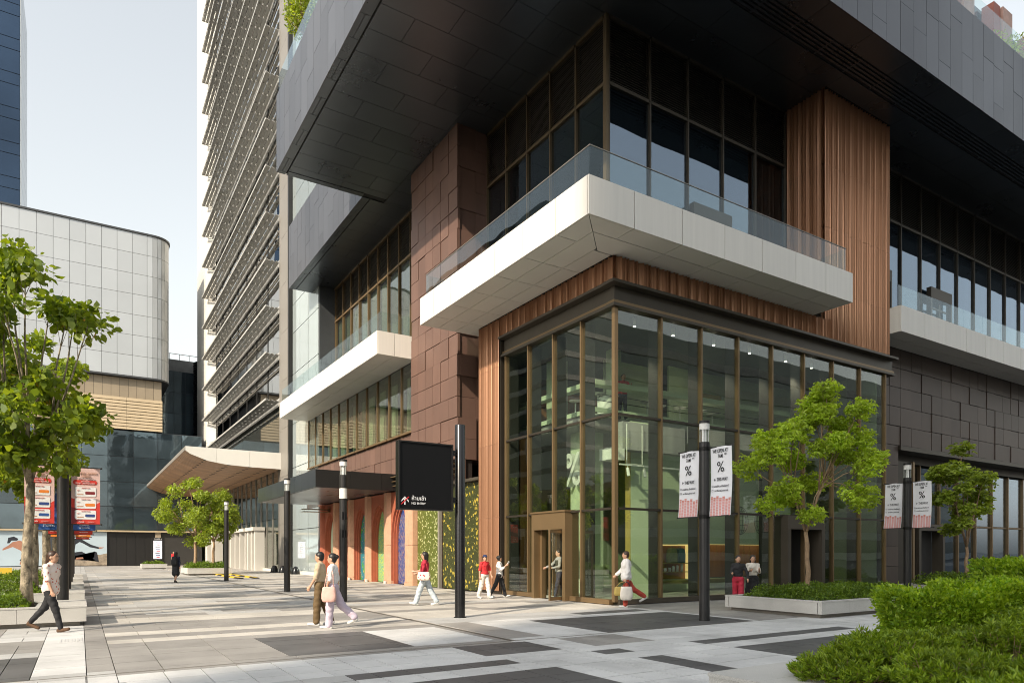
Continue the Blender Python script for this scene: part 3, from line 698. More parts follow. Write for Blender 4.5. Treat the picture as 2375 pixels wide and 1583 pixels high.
fascia(fas, 'y', 12.4, DYE + .05, 48.8, ZS - .01, 24.42, .95, 'zinc', 5); fascia(fas, 'x', DYE - .05, DX + .06, 12.4, ZS + .06, DZT, .95, 'zinc_dark', 6)
m = MB(); m.box(DX + .06, DY + .06, ZS + .4, 60, 18.2, DZT - .05); m.box(DX + .06, 18.2, ZS + .4, 60, DYE - .1, DZT - .05); m.box(12.47, DYE - .1, ZS + .4, 60, 48.72, 24.3); m.box(12.45, 48.73, ZS + .02, 20, 48.79, 24.4, 1); m.build('overhang_core', ['soffit_gap', 'zinc'], fas)
# terrace on top: balustrade, red piers behind
ter = node('roof_terrace', podium)
for k in range(11): piece('balustrade_pane', DX + .1, 13.8 + 1.85 * k + .01, DZT - .1, DX + .115, 13.8 + 1.85 * (k + 1) - .01, DZT + 1.05, 'glass_rail', ter)
for k in range(16): piece('balustrade_pane', 22 + 1.85 * k + .01, DY + .1, DZT - .1, 22 + 1.85 * (k + 1) - .01, DY + .115, DZT + 1.05, 'glass_rail', ter)
for k, x in enumerate((32.6, 36.9, 41.2, 45.5)):
    piece('pier', x, 17.0, DZT, x + .7, 17.6, 31, 'stone_red', ter); piece('pier', x + .8, 16.9, DZT, x + 1.9, 17.6, 31, 'stone_pink', ter)
piece('terrace_wall', 31.6, 17.7, DZT, 58, 17.8, 31, 'dark_glass', ter); piece('upper_core', 20, 24, DZT, 58, 34, 40, 'stone_pink', ter)
# ------------------------------------------------------------------ terracotta pier
pier = node('tiled_pier', podium)
PX, PY0, PY1 = 13.7, 26.05, 30.88
m = MB(); m.box(PX + .14, PY0 + .14, 5.6, 15.3, PY1, ZS); m.build('pier_core', 'tile_gap', pier)
rr = random.Random(21)
zrow = [5.66 + .9 * k for k in range(17)] + [ZS - .01]
yc = [PY0 + .0, 26.88, 27.66, 28.45, 29.25, 30.06, PY1]
for r_, (z0, z1) in enumerate(zip(zrow[:-1], zrow[1:])):
    for c, (a, b) in enumerate(zip(yc[:-1], yc[1:])):
        off = rr.choice([0, 0, .02, .02, .045]); st = .0 if c in (0, 5) else rr.choice((-.0, 0, .06))
        piece('tile', PX + off * .8, a + (.0 if c == 0 else .006), z0 + .013, PX + .15, b - .013, z1 - .013, 'terracotta_tile', pier)
    off = rr.choice([0, .03, .06])
    piece('tile', PX + .16, PY0 + off, z0 + .007, 14.66, PY0 + .15, z1 - .007, 'terracotta_tile', pier); piece('tile', 14.672, PY0 + .05, z0 + .007, 15.2, PY0 + .15, z1 - .007, 'terracotta_tile', pier)
# spandrel wall under the windows
spw = node('spandrel_wall', podium)
m = MB(); m.box(14.12, PY0 + .1, 4.6, 14.5, 50, 7.55); m.build('spandrel_core', 'tile_gap', spw)
y = PY0 + .005 ; k = 0
while y < 49.6:
    e = y + .8
    for i, (z0, z1) in enumerate(((4.75, 5.65), (5.66, 6.55), (6.56, 7.52))):
        if y < PY1 - .3 and i > 0: continue
        sh = rr.choice((0, 0, .04)) if i == 1 else 0
        piece('tile', 14.0 - sh, y + .012, z0 + .01, 14.13, e - .012, z1 - .005, 'terracotta_tile', spw)
    y = e; k += 1
# ribbon window
rib = node('ribbon_window', podium)
wy = frange(31.0, 49.5, 11)
for i, t in enumerate(wy): piece('mullion', 13.94, t - .035, 7.6, 14.12, t + .035, 11.08, 'bronze', rib); 
for a, b in zip(wy[:-1], wy[1:]):
    piece('glass_pane', 14.0, a + .05, 7.68, 14.014, b - .05, 11.06, 'glass_win', rib); piece('sill', 13.84, a + .055, 7.56, 14.14, b - .055, 7.66, 'bronze', rib); piece('mullion_fin', 13.965, a + .05, 7.7, 13.995, a + .11, 11.06, 'bronze_dark', rib)
    if random.random() < .55: piece('curtain', 14.5, a + .1, 7.7, 14.54, a + .1 + random.choice((.35, .6, 1.2)), 10.7, 'interior_sage', rib)
m = MB(); m.box(14.5, 31, 7.4, 19, 49.5, 7.52); m.box(17.5, 31, 7.5, 17.7, 49.5, 10.7); m.box(14.2, 31, 10.75, 19, 49.5, 10.9); m.build('room_shell', 'interior_dark', rib)
# end wall of the podium towards the tower: grey curved column and dark recess
ew = node('end_bay', podium)
m = MB(); m.lathe((14.9, 49.9, 0), [(.75, 0), (.75, ZS)], 24); m.build('round_column', 'grey_clad', ew, shade_angle=R(40))
piece('dark_recess', 15.4, 48.75, 10.9, 15.6, 49.3, ZS, 'interior_dark', ew); piece('recess_rail', 15.25, 48.7, 13.2, 15.35, 49.4, 13.3, 'alu_cream', ew)
# ------------------------------------------------------------------ arcade with pointed arches
arc = node('arcade', podium)
AX = 13.72
def arch_bay(y0, y1, art, spring=2.35, top=4.08, zc=4.74):
    """wall piece X=AX..14.2 between y0 (near) and y1 (far) pierced by a pointed arch, stepped reveal"""
    b = node('arch_bay', arc); ym = (y0 + y1) / 2
    def curve(hw, sp, tp, n=9):
        pts = []
        for i in range(n + 1):
            f = i / n; z = sp + (tp - sp) * math.sin(f * math.pi / 2) ** .95; y = hw * (1 - (1 - math.cos(f * math.pi / 2)) ** .85 * 1.0)
            pts.append((y, z))
        return pts
    def ringwall(nm, xa, xb, hw, sp, tp, Y0, Y1, zt, mt):
        m = MB(); cv = curve(hw, sp, tp)
        L_ = [(ym - y, z) for y, z in cv]; R_ = [(ym + y, z) for y, z in cv]
        for side, ee in ((L_, Y0), (R_, Y1)):
            sgn = 1
            pth = [(side[0][0], 0)] + side
            for (p0, p1) in zip(pth[:-1], pth[1:]):
                q = [(xa, ee, p0[1]), (xa, p0[0], p0[1]), (xa, p1[0], p1[1]), (xa, ee, p1[1])]
                m.poly(q if side is R_ else q[::-1]); m.quad((xa, p0[0], p0[1]), (xb, p0[0], p0[1]), (xb, p1[0], p1[1]), (xa, p1[0], p1[1]))
            m.quad((xa, ee, side[-1][1]), (xa, side[-1][0], side[-1][1]), (xa, side[-1][0], zt), (xa, ee, zt))
        m.quad((xa, Y0, 0), (xb, Y0, 0), (xb, Y0, zt), (xa, Y0, zt)); m.quad((xa, Y1, 0), (xb, Y1, 0), (xb, Y1, zt), (xa, Y1, zt))
        m.build(nm, mt, b)
    W = (y1 - y0)
    ringwall('arch_face', AX, AX + .12, W * .375, spring, top + .08, y0 + .2, y1 - .2, zc, 'terra_render')
    ringwall('arch_reveal', AX + .12, AX + .22, W * .35, spring - .02, top, y0 + .2, y1 - .2, zc, 'terra_render')
    ringwall('arch_inner', AX + .22, AX + .33, W * .325, spring - .04, top - .1, y0 + .2, y1 - .2, zc, 'terra_render')
    piece('art_panel', AX + .34, ym - W * .34, .02, AX + .37, ym + W * .34, top, art, b)
    # engaged pier with chamfered stone faces
    PP = [(AX - .02, y0 - .33), (AX - .2, y0 - .2), (AX - .2, y0 + .2), (AX - .02, y0 + .33), (AX + .3, y0 + .33), (AX + .3, y0 - .33)]
    m = MB(); m.prism(PP, 'z', .16, 1.98)
    m.prism(PP, 'z', 1.995, zc)
    m.prism([(AX - .03, y0 - .35), (AX - .23, y0 - .22), (AX - .23, y0 + .22), (AX - .03, y0 + .35), (AX + .28, y0 + .35), (AX + .28, y0 - .35)], 'z', 0, .155); m.build('engaged_pier', 'terra_stone', b)
bays = [31.0, 33.75, 36.6, 39.45, 42.3, 45.1]
for (a, b_), art in zip(zip(bays[:-1], bays[1:]), ('art_blue', 'art_green', 'art_teal', 'art_wine', 'interior_sage')): arch_bay(a, b_, art)
m = MB(); m.prism([(AX - .02, 44.77), (AX - .2, 44.9), (AX - .2, 45.3), (AX - .02, 45.43), (AX + .3, 45.43), (AX + .3, 44.77)], 'z', 0, 4.74); m.box(AX + .4, 24.4, 0, 15, 50, 4.74); m.build('arcade_end', 'terra_render', arc)
# two patterned panels between arcade and copper column
piece('art_panel', 13.95, 28.35, .02, 14.02, 30.65, 4.6, 'art_leaf', arc); piece('panel_frame', 13.9, 28.18, 0, 14.06, 28.33, 4.7, 'grey_clad', arc)
piece('art_panel', 14.05, 24.45, .02, 14.1, 28.1, 4.6, 'art_flower', arc); piece('panel_head', 13.8, 24.4, 4.62, 14.3, 30.7, 4.74, 'bronze_trim', arc)
for k in range(3): piece('head_fin', 13.5 - .06 * k, 26.1, 4.98 + .22 * k, 14.0, 33.0, 5.02 + .22 * k, 'bronze', arc)
for k, y in enumerate((32.5, 35.25, 38.1)):
    piece('floor_light', AX - .34, y + 1.0, .0, AX - .24, y + 1.12, .14, 'alu_cream', arc)
# ------------------------------------------------------------------ dark entrance canopy
can = node('dark_canopy', podium)
CX0, CYN, CYF, CZ0, CZ1 = 9.57, 32.7, 45.3, 4.78, 5.62
jx2 = [CX0, 11.3, 12.9, 14.0]
for a, b in zip(jx2[:-1], jx2[1:]): piece('canopy_panel', a + .005, CYN, CZ0, b - .005, CYN + .05, CZ1, 'black_metal', can)
for a, b in zip(frange(CYN + .055, CYF, 10)[:-1], frange(CYN + .055, CYF, 10)[1:]): piece('canopy_panel', CX0, a + .006, CZ0, CX0 + .05, b - .006, CZ1, 'soffit_dark', can)
m = MB(); m.box(CX0 + .06, CYN + .06, CZ0 + .02, 13.98, CYF - .06, CZ1 - .03); m.box(CX0 + .06, CYF - .05, CZ0, 14, CYF, CZ1); m.build('canopy_core', 'soffit_dark', can)
for a, b in zip(frange(CYN + .06, CYF - .06, 10)[:-1], frange(CYN + .06, CYF - .06, 10)[1:]): piece('canopy_soffit_panel', CX0 + .07, a + .006, CZ0 - .02, 13.4, b - .006, CZ0 + .012, 'soffit_dark', can)
for k in range(2): piece('awning_blade', 12.0, 43.6 + .0, 4.2 + .16 * k, 13.7, 44.2, 4.24 + .16 * k, 'bronze', can)
# ------------------------------------------------------------------ dark tiled wall to the right of the pavilion
dw = node('dark_tiled_wall', podium)
WY = 17.25
m = MB(); m.box(29.66, WY + .16, 6.6, 58, 18.0, BZ0 + .02); m.box(29.06, WY + .16, 0, 32.3, 18.0, 6.6); m.box(29.06, 16.2, 0, 29.3, WY + .1, 9.95); m.build('wall_core', 'tile_gap', dw)
rr = random.Random(5); zr = [6.62, 7.51, 8.4, 9.3, 10.2, 11.1]
for c in range(29):
    a = 29.6 + .95 * c
    for r_, (z0, z1) in enumerate(zip(zr[:-1], zr[1:])):
        off = [0, .03, .0, .0, .02, .0, .03][(c * 3 + r_ * 5 + rr.choice((0, 0, 1))) % 7]
        piece('tile', a + .012, WY + off, z0 + .012, a + .938, WY + .17, z1 - .012, 'dark_tile', dw)
for r_ in range(7):
    for c in range(3): piece('tile', 29.45 + .95 * c + .012, WY + rr.choice((0, .03)), .05 + r_ * .938 + .01, 29.45 + .95 * (c + 1) - .012, WY + .17, .05 + (r_ + 1) * .938 - .01, 'dark_tile', dw)
ent = node('side_entrance', podium)
EY = 18.2
piece('lintel', 32.32, WY - .08, 6.4, 58, 18.6, 6.6, 'bronze_trim', ent); piece('bulkhead', 32.32, 18.0, 6.0, 58, 18.6, 6.39, 'bronze_dark', ent)
piece('bronze_box', 32.4, 17.6, 0, 34.0, 18.9, 5.98, 'bronze_dark', ent); piece('bronze_cheek', 34.01, 17.5, 0, 34.2, 18.9, 5.99, 'bronze', ent)
for k in range(11):
    x = 35.8 + 1.95 * k; piece('mullion', x, EY - .12, 0, x + .1, EY + .1, 5.98, 'bronze', ent); piece('glass_pane', x + .11, EY, 3.08, x + 1.94, EY + .02, 5.9, 'glass_dark', ent); piece('glass_pane', x + .11, EY, .1, x + 1.94, EY + .02, 2.96, 'glass_dark', ent); piece('transom', x + .11, EY - .08, 2.98, x + 1.94, EY + .06, 3.06, 'bronze', ent)
piece('glass_pane', 34.22, EY, 3.08, 35.79, EY + .02, 5.9, 'glass_dark', ent)
piece('jamb', 34.6, EY - .7, 0, 34.8, EY - .05, 3.0, 'bronze_trim', ent); piece('jamb', 36.9, EY - .7, 0, 37.1, EY - .15, 3.0, 'bronze_trim', ent); piece('head', 34.8, EY - .7, 2.7, 36.9, EY - .15, 3.0, 'bronze_trim', ent); piece('dark_doorway', 34.8, EY - .14, 0, 36.9, EY - .125, 2.7, 'interior_dark', ent)
piece('room_wall', 31, 21.4, 0, 58, 21.6, 6.5, 'interior_dark', ent); piece('room_floor', 33, 18.5, .0, 58, 21.4, .06, 'interior_floor', ent); piece('room_ceiling', 32.4, 18.62, 6.1, 58, 21.4, 6.3, 'ceiling_dark', ent)
# upper mass of the building behind (keeps the sky out of the rooms)
m = MB(); m.box(30.5, 21.7, 0, 60, 48, 11.4); m.box(17.8, 25.2, 0, 30.4, 49.5, 11.4); m.build('rear_block', 'interior_dark', podium)
# ------------------------------------------------------------------ pavilion interior
it = node('interior', podium)
piece('floor', 14.15, 16.3, .0, 29, 25.0, .1, 'interior_floor', it); piece('ceiling', 14.32, 16.4, 9.3, 29, 25, 9.6, 'ceiling_dark', it)
piece('rear_wall', 14.5, 24.9, .1, 29, 25.1, 9.3, 'interior_sage_dark', it); piece('end_wall', 28.85, 16.4, .1, 28.95, 24.9, 9.3, 'interior_sage_dark', it)
piece('mezzanine_floor', 17.5, 18.7, 6.25, 28.8, 24.9, 6.6, 'concrete', it); piece('mezzanine_floor', 15.3, 19.4, 6.25, 17.48, 24.9, 6.6, 'concrete', it)
piece('mezzanine_edge', 15.2, 18.62, 6.56, 28.8, 18.69, 6.72, 'interior_sage', it); piece('mezzanine_edge', 15.2, 18.7, 6.55, 15.28, 24.6, 6.71, 'interior_sage', it)
piece('counter_ledge', 15.2, 18.55, 7.5, 28.8, 18.95, 7.68, 'interior_sage', it); piece('counter_ledge', 15.15, 19.0, 7.5, 15.5, 24.6, 7.67, 'interior_sage', it)
piece('upper_wall', 20.5, 20.3, 6.62, 28.8, 20.4, 9.3, 'interior_sage', it); piece('upper_wall', 17.6, 20.9, 6.62, 20.4, 21.0, 9.3, 'interior_sage', it)
piece('mustard_niche', 21.9, 20.22, 7.9, 23.6, 20.29, 8.4, 'interior_mustard', it); piece('wood_screen', 15.6, 23, 6.62, 20.3, 23.1, 8.3, 'interior_wood', it)
m = MB()
for z in (6.98, 7.2): m.tube([(15.25, 18.66, z), (28.8, 18.66, z)], .012, 6)
m.build('rail_wires', 'black_metal', it)
piece('column', 16.35, 18.0, .1, 17.25, 18.3, 6.24, 'interior_sage', it); piece('mustard_cheek', 16.31, 18.02, .1, 16.345, 18.26, 6.2, 'interior_mustard', it)
piece('column', 16.2, 20.4, .1, 17.1, 21.3, 6.24, 'interior_sage', it); piece('column', 15.9, 21.9, 6.7, 16.5, 22.5, 9.28, 'interior_sage', it)
piece('column', 16.9, 19.6, 6.75, 17.3, 20.0, 9.28, 'interior_sage', it); piece('wood_panel', 14.9, 22.9, .1, 15.9, 23.0, 6.2, 'interior_wood', it)
piece('concrete_beam', 15.6, 17.6, 5.15, 18.6, 18.0, 6.1, 'concrete', it); piece('concrete_beam', 18.7, 17.6, 5.6, 28.7, 18.0, 6.2, 'concrete', it)
# counter wall with display niche, timber back and lower plinth
cwall = node('counter_wall', it)
W0 = 19.6
piece('wall_panel', 17.9, W0, .1, 19.3, W0 + .3, 5.5, 'interior_sage', cwall); piece('wall_panel', 19.31, W0, 1.96, 21.2, W0 + .3, 5.5, 'interior_sage', cwall); piece('wall_panel', 19.31, W0, .1, 28.7, W0 + .3, .55, 'interior_sage', cwall)
piece('wall_panel', 21.21, W0, 1.98, 28.7, W0 + .3, 5.5, 'interior_sage', cwall); piece('niche_back', 19.31, W0 + .28, .56, 21.2, W0 + .32, 1.95, 'interior_wood', cwall); piece('niche_side', 21.0, W0 + .02, .56, 21.2, W0 + .27, 1.95, 'shelf_glow', cwall); piece('niche_light', 19.31, W0 + .2, 1.9, 20.98, W0 + .27, 1.95, 'shelf_glow', cwall)
piece('shelf', 19.31, W0 + .02, 1.18, 20.94, W0 + .27, 1.21, 'interior_mustard', cwall); piece('timber_back', 21.21, W0 + .9, .56, 28.7, W0 + .95, 1.97, 'interior_wood', cwall)
piece('lit_soffit', 21.21, W0 + .35, 1.96, 28.7, W0 + .88, 1.975, 'shelf_glow', cwall)
# globes drawn in wire on the wall
def wire_globe(x, z, r):
    t = thing('wire_globe', f'round black wire globe outline on green cafe wall, {"left" if x < 25 else "right"} one of two', 'wall art', (x, W0 - .02, z), 'wire globes')
    m = MB()
    for k in range(7):
        f = -1 + k / 3; pts = [(x + r * math.cos(a) * (f if abs(f) < 1 else f), W0 - .03, z + 1.1 * r * math.sin(a)) for a in [math.pi * (i / 12 - .5) for i in range(13)]]
        m.tube(pts, .008, 5)
    for k in (-2, -1, 0, 1, 2):
        h = r * math.sqrt(max(0, 1 - (k / 3) ** 2)); m.tube([(x - h, W0 - .03, z + 1.1 * r * k / 3), (x + h, W0 - .03, z + 1.1 * r * k / 3)], .008, 5)
    m.build('wire_lines', 'black_metal', t)
wire_globe(24.0, 3.0, .55); wire_globe(25.5, 3.0, .55)
# benches
for i, (a, b) in enumerate(((18.0, 20.6), (21.0, 23.2))):
    t = thing('wall_bench', f'olive padded wall bench with bent tube ends inside cafe, {"under the lit display niche" if i == 0 else "under the timber counter"}', 'bench', (a, 19.0, .1), 'cafe wall benches')
    piece('seat', a, 18.85, .42, b, 19.35, .55, 'olive_seat', t)
    for x in (a + .02, b - .02):
        m = MB(); m.tube([(x, 18.8, .1), (x, 18.8, .62), (x, 18.9, .72), (x, 19.05, .72), (x, 19.1, .62), (x, 19.1, .1)], .022, 8); m.build('leg', 'alu_cream', t, smooth=True)
# shelf goods
GC = ['interior_white', 'alu_cream', 'interior_white', 'interior_white', 'alu_white']
for i, (x, h) in enumerate(((19.5, .14), (19.72, .14), (19.97, .16), (20.18, .2), (20.4, .22), (20.66, .3))):
    t = thing('tumbler', ['short white mug at left end of the display niche', 'white mug second from left in the display niche', 'small white cup in middle of the display niche', 'medium white tumbler in the display niche', 'tall pale tumbler in the display niche', 'tallest white flask at right end of the display niche'][i], 'mug', (x, W0 + .13, 1.21 if i < 0 else .86))
    z = .86; m = MB(); m.lathe((x, W0 + .13, z), [(.05, 0), (.055, h * .6), (.06, h), (.05, h), (.045, h * .5)], 12); m.build('cup_body', GC[i % 5], t, smooth=True)
    m = MB(); m.tube([(x + .05, W0 + .13, z + h * .75), (x + .09, W0 + .13, z + h * .6), (x + .09, W0 + .13, z + h * .35), (x + .052, W0 + .13, z + h * .25)], .008, 6) if i < 3 else m.lathe((x, W0 + .13, z + h), [(.045, 0), (.045, .03), (.02, .035)], 10)
    m.build('handle' if i < 3 else 'lid', GC[i % 5], t, smooth=True)
piece('shelf', 19.31, W0 + .02, .83, 20.94, W0 + .27, .86, 'interior_mustard', cwall)
M('bag_green', (.18, .22, .07), .8, var=.2, scale=8); M('bag_teal', (.03, .10, .10), .8, var=.15)
for i, (x, mt, lb) in enumerate(((20.1, 'bag_green', 'pale green backpack on upper shelf of display niche'), (20.55, 'bag_teal', 'dark teal backpack on upper shelf beside the green one'))):
    t = thing('backpack', lb, 'bag', (x, W0 + .1, 1.21)); m = MB()
    m.prism([(x - .2, 1.21), (x + .2, 1.21), (x + .21, 1.55), (x + .16, 1.75), (x + .08, 1.8), (x - .08, 1.8), (x - .16, 1.75), (x - .21, 1.55)], 'y', W0 + .02, W0 + .24); m.build('bag_body', mt, t)
    m = MB(); m.prism([(x - .14, 1.25), (x + .14, 1.25), (x + .15, 1.45), (x - .15, 1.45)], 'y', W0 - .03, W0 + .018); m.build('front_pocket', mt, t)
    m = MB(); m.tube([(x - .06, W0 + .13, 1.79), (x - .05, W0 + .13, 1.87), (x + .05, W0 + .13, 1.87), (x + .06, W0 + .13, 1.79)], .012, 6); m.build('top_handle', mt, t)
# pendant brew drippers under timber counter (small line-drawn lamps)
for k in range(8):
    x = 21.7 + k * .42 + (.3 if k > 2 else 0) + (.5 if k > 5 else 0)
    t = thing('pendant_lamp', ['first', 'second', 'third', 'fourth', 'fifth', 'sixth', 'seventh', 'eighth'][k] + ' small brass wire pendant from the left along the timber counter', 'lamp', (x, W0 + .6, 1.5), 'brass wire pendants')
    m = MB(); m.tube([(x, W0 + .6, 1.96), (x, W0 + .6, 1.72)], .006, 5); m.build('cord', 'bronze', t)
    m = MB(); m.tube([(x - .09, W0 + .6, 1.5), (x, W0 + .6, 1.72), (x + .09, W0 + .6, 1.5), (x - .09, W0 + .6, 1.5)], .01, 5); m.build('wire_shade', 'interior_mustard', t)
# large percent logo standing on the inner column
t = thing('percent_logo', 'large pale green three-dimensional percent sign on column inside cafe', 'logo', (15.98, 20.85, 4.0))
text('%', 1.75, 'interior_white', (15.98, 20.72, 4.72), ROT_NEGX, t, 'percent_sign', sx=.9, ext=.14, bold=.02)
# mezzanine furniture
def stool_table(x, y, h, r, lb, nm='bar_table', gr='mezzanine tables'):
    t = thing(nm, lb, 'table', (x, y, 6.6), gr)
    m = MB(); m.lathe((x, y, 6.6 + h - .03), [(r * .96, 0), (r, .008), (r, .025), (r * .97, .03)], 20); m.build('tabletop', 'interior_white', t, shade_angle=R(40))
    m = MB(); m.lathe((x, y, 6.6), [(.028, .02), (.028, h - .03)], 10); m.build('stem', 'interior_white', t, smooth=True)
    m = MB(); m.lathe((x, y, 6.6), [(.2, 0), (.2, .012), (.03, .03)], 16); m.build('foot', 'interior_white', t, shade_angle=R(40))
for i, (x, y) in enumerate(((15.85, 19.2), (16.6, 19.3), (18.35, 19.3), (19.2, 19.5), (20.2, 19.4), (21.4, 19.4), (22.2, 19.5), (15.9, 20.6))):
    stool_table(x, y, .78, .26, ['white round pedestal table nearest the glass corner upstairs', 'white pedestal table beside the pouf upstairs', 'third white pedestal table along the upstairs rail', 'fourth white pedestal table along the upstairs rail', 'fifth white pedestal table along the upstairs rail', 'sixth white pedestal table along the upstairs rail', 'rightmost white pedestal table along the upstairs rail', 'white pedestal table at the street side of the mezzanine'][i])
t = thing('pouf', 'white drum pouf behind the upstairs rail near glass corner', 'stool', (16.1, 19.0, 6.6)); m = MB(); m.lathe((16.1, 19.05, 6.6), [(.27, 0), (.29, .05), (.29, .55), (.27, .6)], 24); m.build('drum', 'interior_white', t, shade_angle=R(50)); m = MB(); m.lathe((16.1, 19.05, 7.2), [(.26, 0), (.25, .04), (.2, .055)], 24); m.build('cushion', 'interior_white', t, smooth=True)
# lit ceiling downlights
for i, (px, py) in enumerate(((1471.6, 757), (1561, 778), (1655, 800), (1738, 819), (1822, 838), (1882, 853), (1600, 852))):
    p = gnd(px, py, 9.0)
    if p.y > 19.9: p.x, p.y = 19.4, 19.8
    t = thing('downlight', ['lit downlight nearest the glass corner', 'second lit downlight from the glass corner', 'third lit downlight from the glass corner', 'fourth lit downlight from the glass corner', 'fifth lit downlight from the glass corner', 'rightmost lit downlight in the row', 'lit downlight hanging further back and lower in the cafe'][i], 'lamp', (p.x, p.y, 9.0), 'cafe downlights')
    m = MB(); m.lathe((p.x, p.y, 9.0), [(.05, .0), (.055, .02), (.055, .3)], 14); m.build('housing', 'interior_white', t, smooth=True)
    m = MB(); m.lathe((p.x, p.y, 8.99), [(.042, 0), (.042, .006)], 14); m.build('lens', 'lamp_glow', t)
    ld = bpy.data.lights.new('downlight_spot', 'SPOT'); ld.energy = 200; ld.spot_size = R(64); ld.spot_blend = .6; ld.shadow_soft_size = .06; ld.color = (1, .88, .7)
    lo = bpy.data.objects.new('downlight_spot', ld); COL.objects.link(lo); lo.parent = t; lo.location = (0, 0, -.06)
# track spots on the ground floor
tr = thing('track_light', 'white ceiling light track with spot heads over cafe ground floor', 'lamp', (15.4, 17.3, 4.55))
m = MB(); m.box(15.2, 17.28, 4.55, 21.5, 17.32, 4.6); m.build('track_rail', 'interior_white', tr)
for k, x in enumerate((15.55, 16.3, 17.05, 18.0, 18.7, 19.9, 20.8)):
    m = MB(); m.tube([(x, 17.3, 4.55), (x, 17.3, 4.45)], .012, 6); m.tube([(x, 17.3, 4.47), (x + .02, 17.26, 4.2)], .055, 10); m.build('spot_head', 'interior_white', tr)
dc = thing('air_duct', 'pale square air duct and hanger frame under the concrete beam', 'duct', (15.3, 17.4, 4.8))
m = MB(); m.box(15.0, 17.5, 4.75, 15.6, 18.1, 5.15); m.build('duct_body', 'interior_white', dc); m = MB(); m.tube([(15.7, 17.5, 6.0), (15.7, 17.5, 4.65), (16.4, 17.5, 4.65), (16.4, 17.5, 6.0)], .015, 6); m.build('hanger_frame', 'interior_white', dc)
# ------------------------------------------------------------------ louvred office tower
tow = thing('office_tower', 'tall office tower with rows of horizontal sunshade grilles and cream end pier', 'tower', (14, 58, 0))
TX = 14.05
# grey pilaster and pale glass strip at the near end
pil = node('grey_pilaster', tow)
z = 0
while z < 100:
    zz = z + 3.83; piece('clad_panel', 13.75, 54.5, z + .01, 14.6, 56.5, zz - .01, 'grey_clad', pil); piece('clad_panel', 13.95, 56.52, z + .01, 14.6, 57.95, zz - .01, 'grey_clad', pil); piece('corner_strip', 13.72, 54.05, z + .005, 14.5, 54.35, zz - .005, 'black_metal', pil); z = zz
pg = node('pale_glass_strip', tow)
yj = [47.2, 49.6, 51.9, 54.0]; z = 0.15; hs = [3.2, 2.2, 2.6, 3.4, 2.2, 1.64]; k = 0
while z < 95:
    h = hs[k % 6]
    for a, b in zip(yj[:-1], yj[1:]): piece('glass_pane', 14.0, a + .03, z + .025, 14.05, b - .03, z + h - .025, 'pale_glass', pg)
    z += h; k += 1
m = MB(); m.box(14.06, 47.1, 0, 24, 58, 96); m.build('strip_core', 'far_dark', pg)
# main facade Y 58..90, cream pier at far end
FY0, FY1 = 58.0, 90.0
pr = node('cream_pier', tow); z = 0
while z < 96:
    zz = z + 3.83
    m = MB(); m.prism([(13.4, 100.5), (13.4, 93.2), (13.55, 92.8), (14.6, 90.05), (15.5, 90.05), (15.5, 100.5)], 'z', z + .012, zz - .012); m.build('pier_panel', 'tower_white', pr); z = zz
m = MB(); m.box(14.3, 58, 0, 40, 100, 96); m.build('tower_core', 'far_dark', tow)
wins = node('window_wall', tow)
rows = [14.2 + 3.83 * k for k in range(21)]
for k, zr_ in enumerate(rows):
    m = MB(); m.box(TX + .02, FY0, zr_ + .25, TX + .06, FY1, zr_ + 3.6); m.build('window_band', 'glass_tower', wins)
    m = MB()
    m.box(TX, FY0, zr_ - .22, TX + .2, FY1, zr_ + .25, 1)
    for y in np.arange(FY0, FY1, 4.5): m.box(TX - .03, y - .018, zr_ + .25, TX + .02, y + .018, zr_ + 3.6, 2)
    m.box(TX - .03, FY0, zr_ + 2.6, TX + .02, FY1, zr_ + 2.66, 0); m.build('window_frame', ['grey_clad', 'sunshade', 'black_metal'], wins)
piece('back_wall', TX + .12, FY0, 0, TX + .2, FY1, 95, 'tower_glass', tow)
# sunshades: a bracketed grille per bay
def shade_mesh(L):
    m = MB(); n = 3
    for i in range(n):
        x = -1.1 + i * .36; zt_ = -.06 - .1 * (i % 2) * 0
        m.prism([(x, zt_), (x + .05, zt_ + .03), (x + .29, zt_ - .06), (x + .26, zt_ - .09)], 'y', 0, L - .05)
    m.box(-1.2, L - .06, -.14, 0, L, .03); m.box(-1.2, 0, -.14, -1.13, L - .05, .03)
    m.box(-.14, 0, -.5, -.08, L - .05, -.02)
    return m
sh = shade_mesh(1.5).mesh('sunshade_grille', 'sunshade')
nb = int((FY1 + 3.6 - FY0) / 1.5); cnt = 0
for k, zr_ in enumerate(rows):
    nd = node('sunshade_row', tow)
    if cnt + nb <= 300 and k < 13:
        for j in range(nb): inst('grille_bay', sh, (TX, FY0 + 1.5 * j, zr_), nd); cnt += 1
    else:
        m = MB()
        for j in range(nb):
            b = shade_mesh(1.5); i0 = len(m.v); m.v += [(x + TX, y + FY0 + 1.5 * j, z + zr_) for x, y, z in b.v]; m.f += [tuple(i0 + q for q in f) for f in b.f]; m.m += b.m
        o = m.build('grille_run', 'sunshade', nd); o['kind'] = 'stuff'
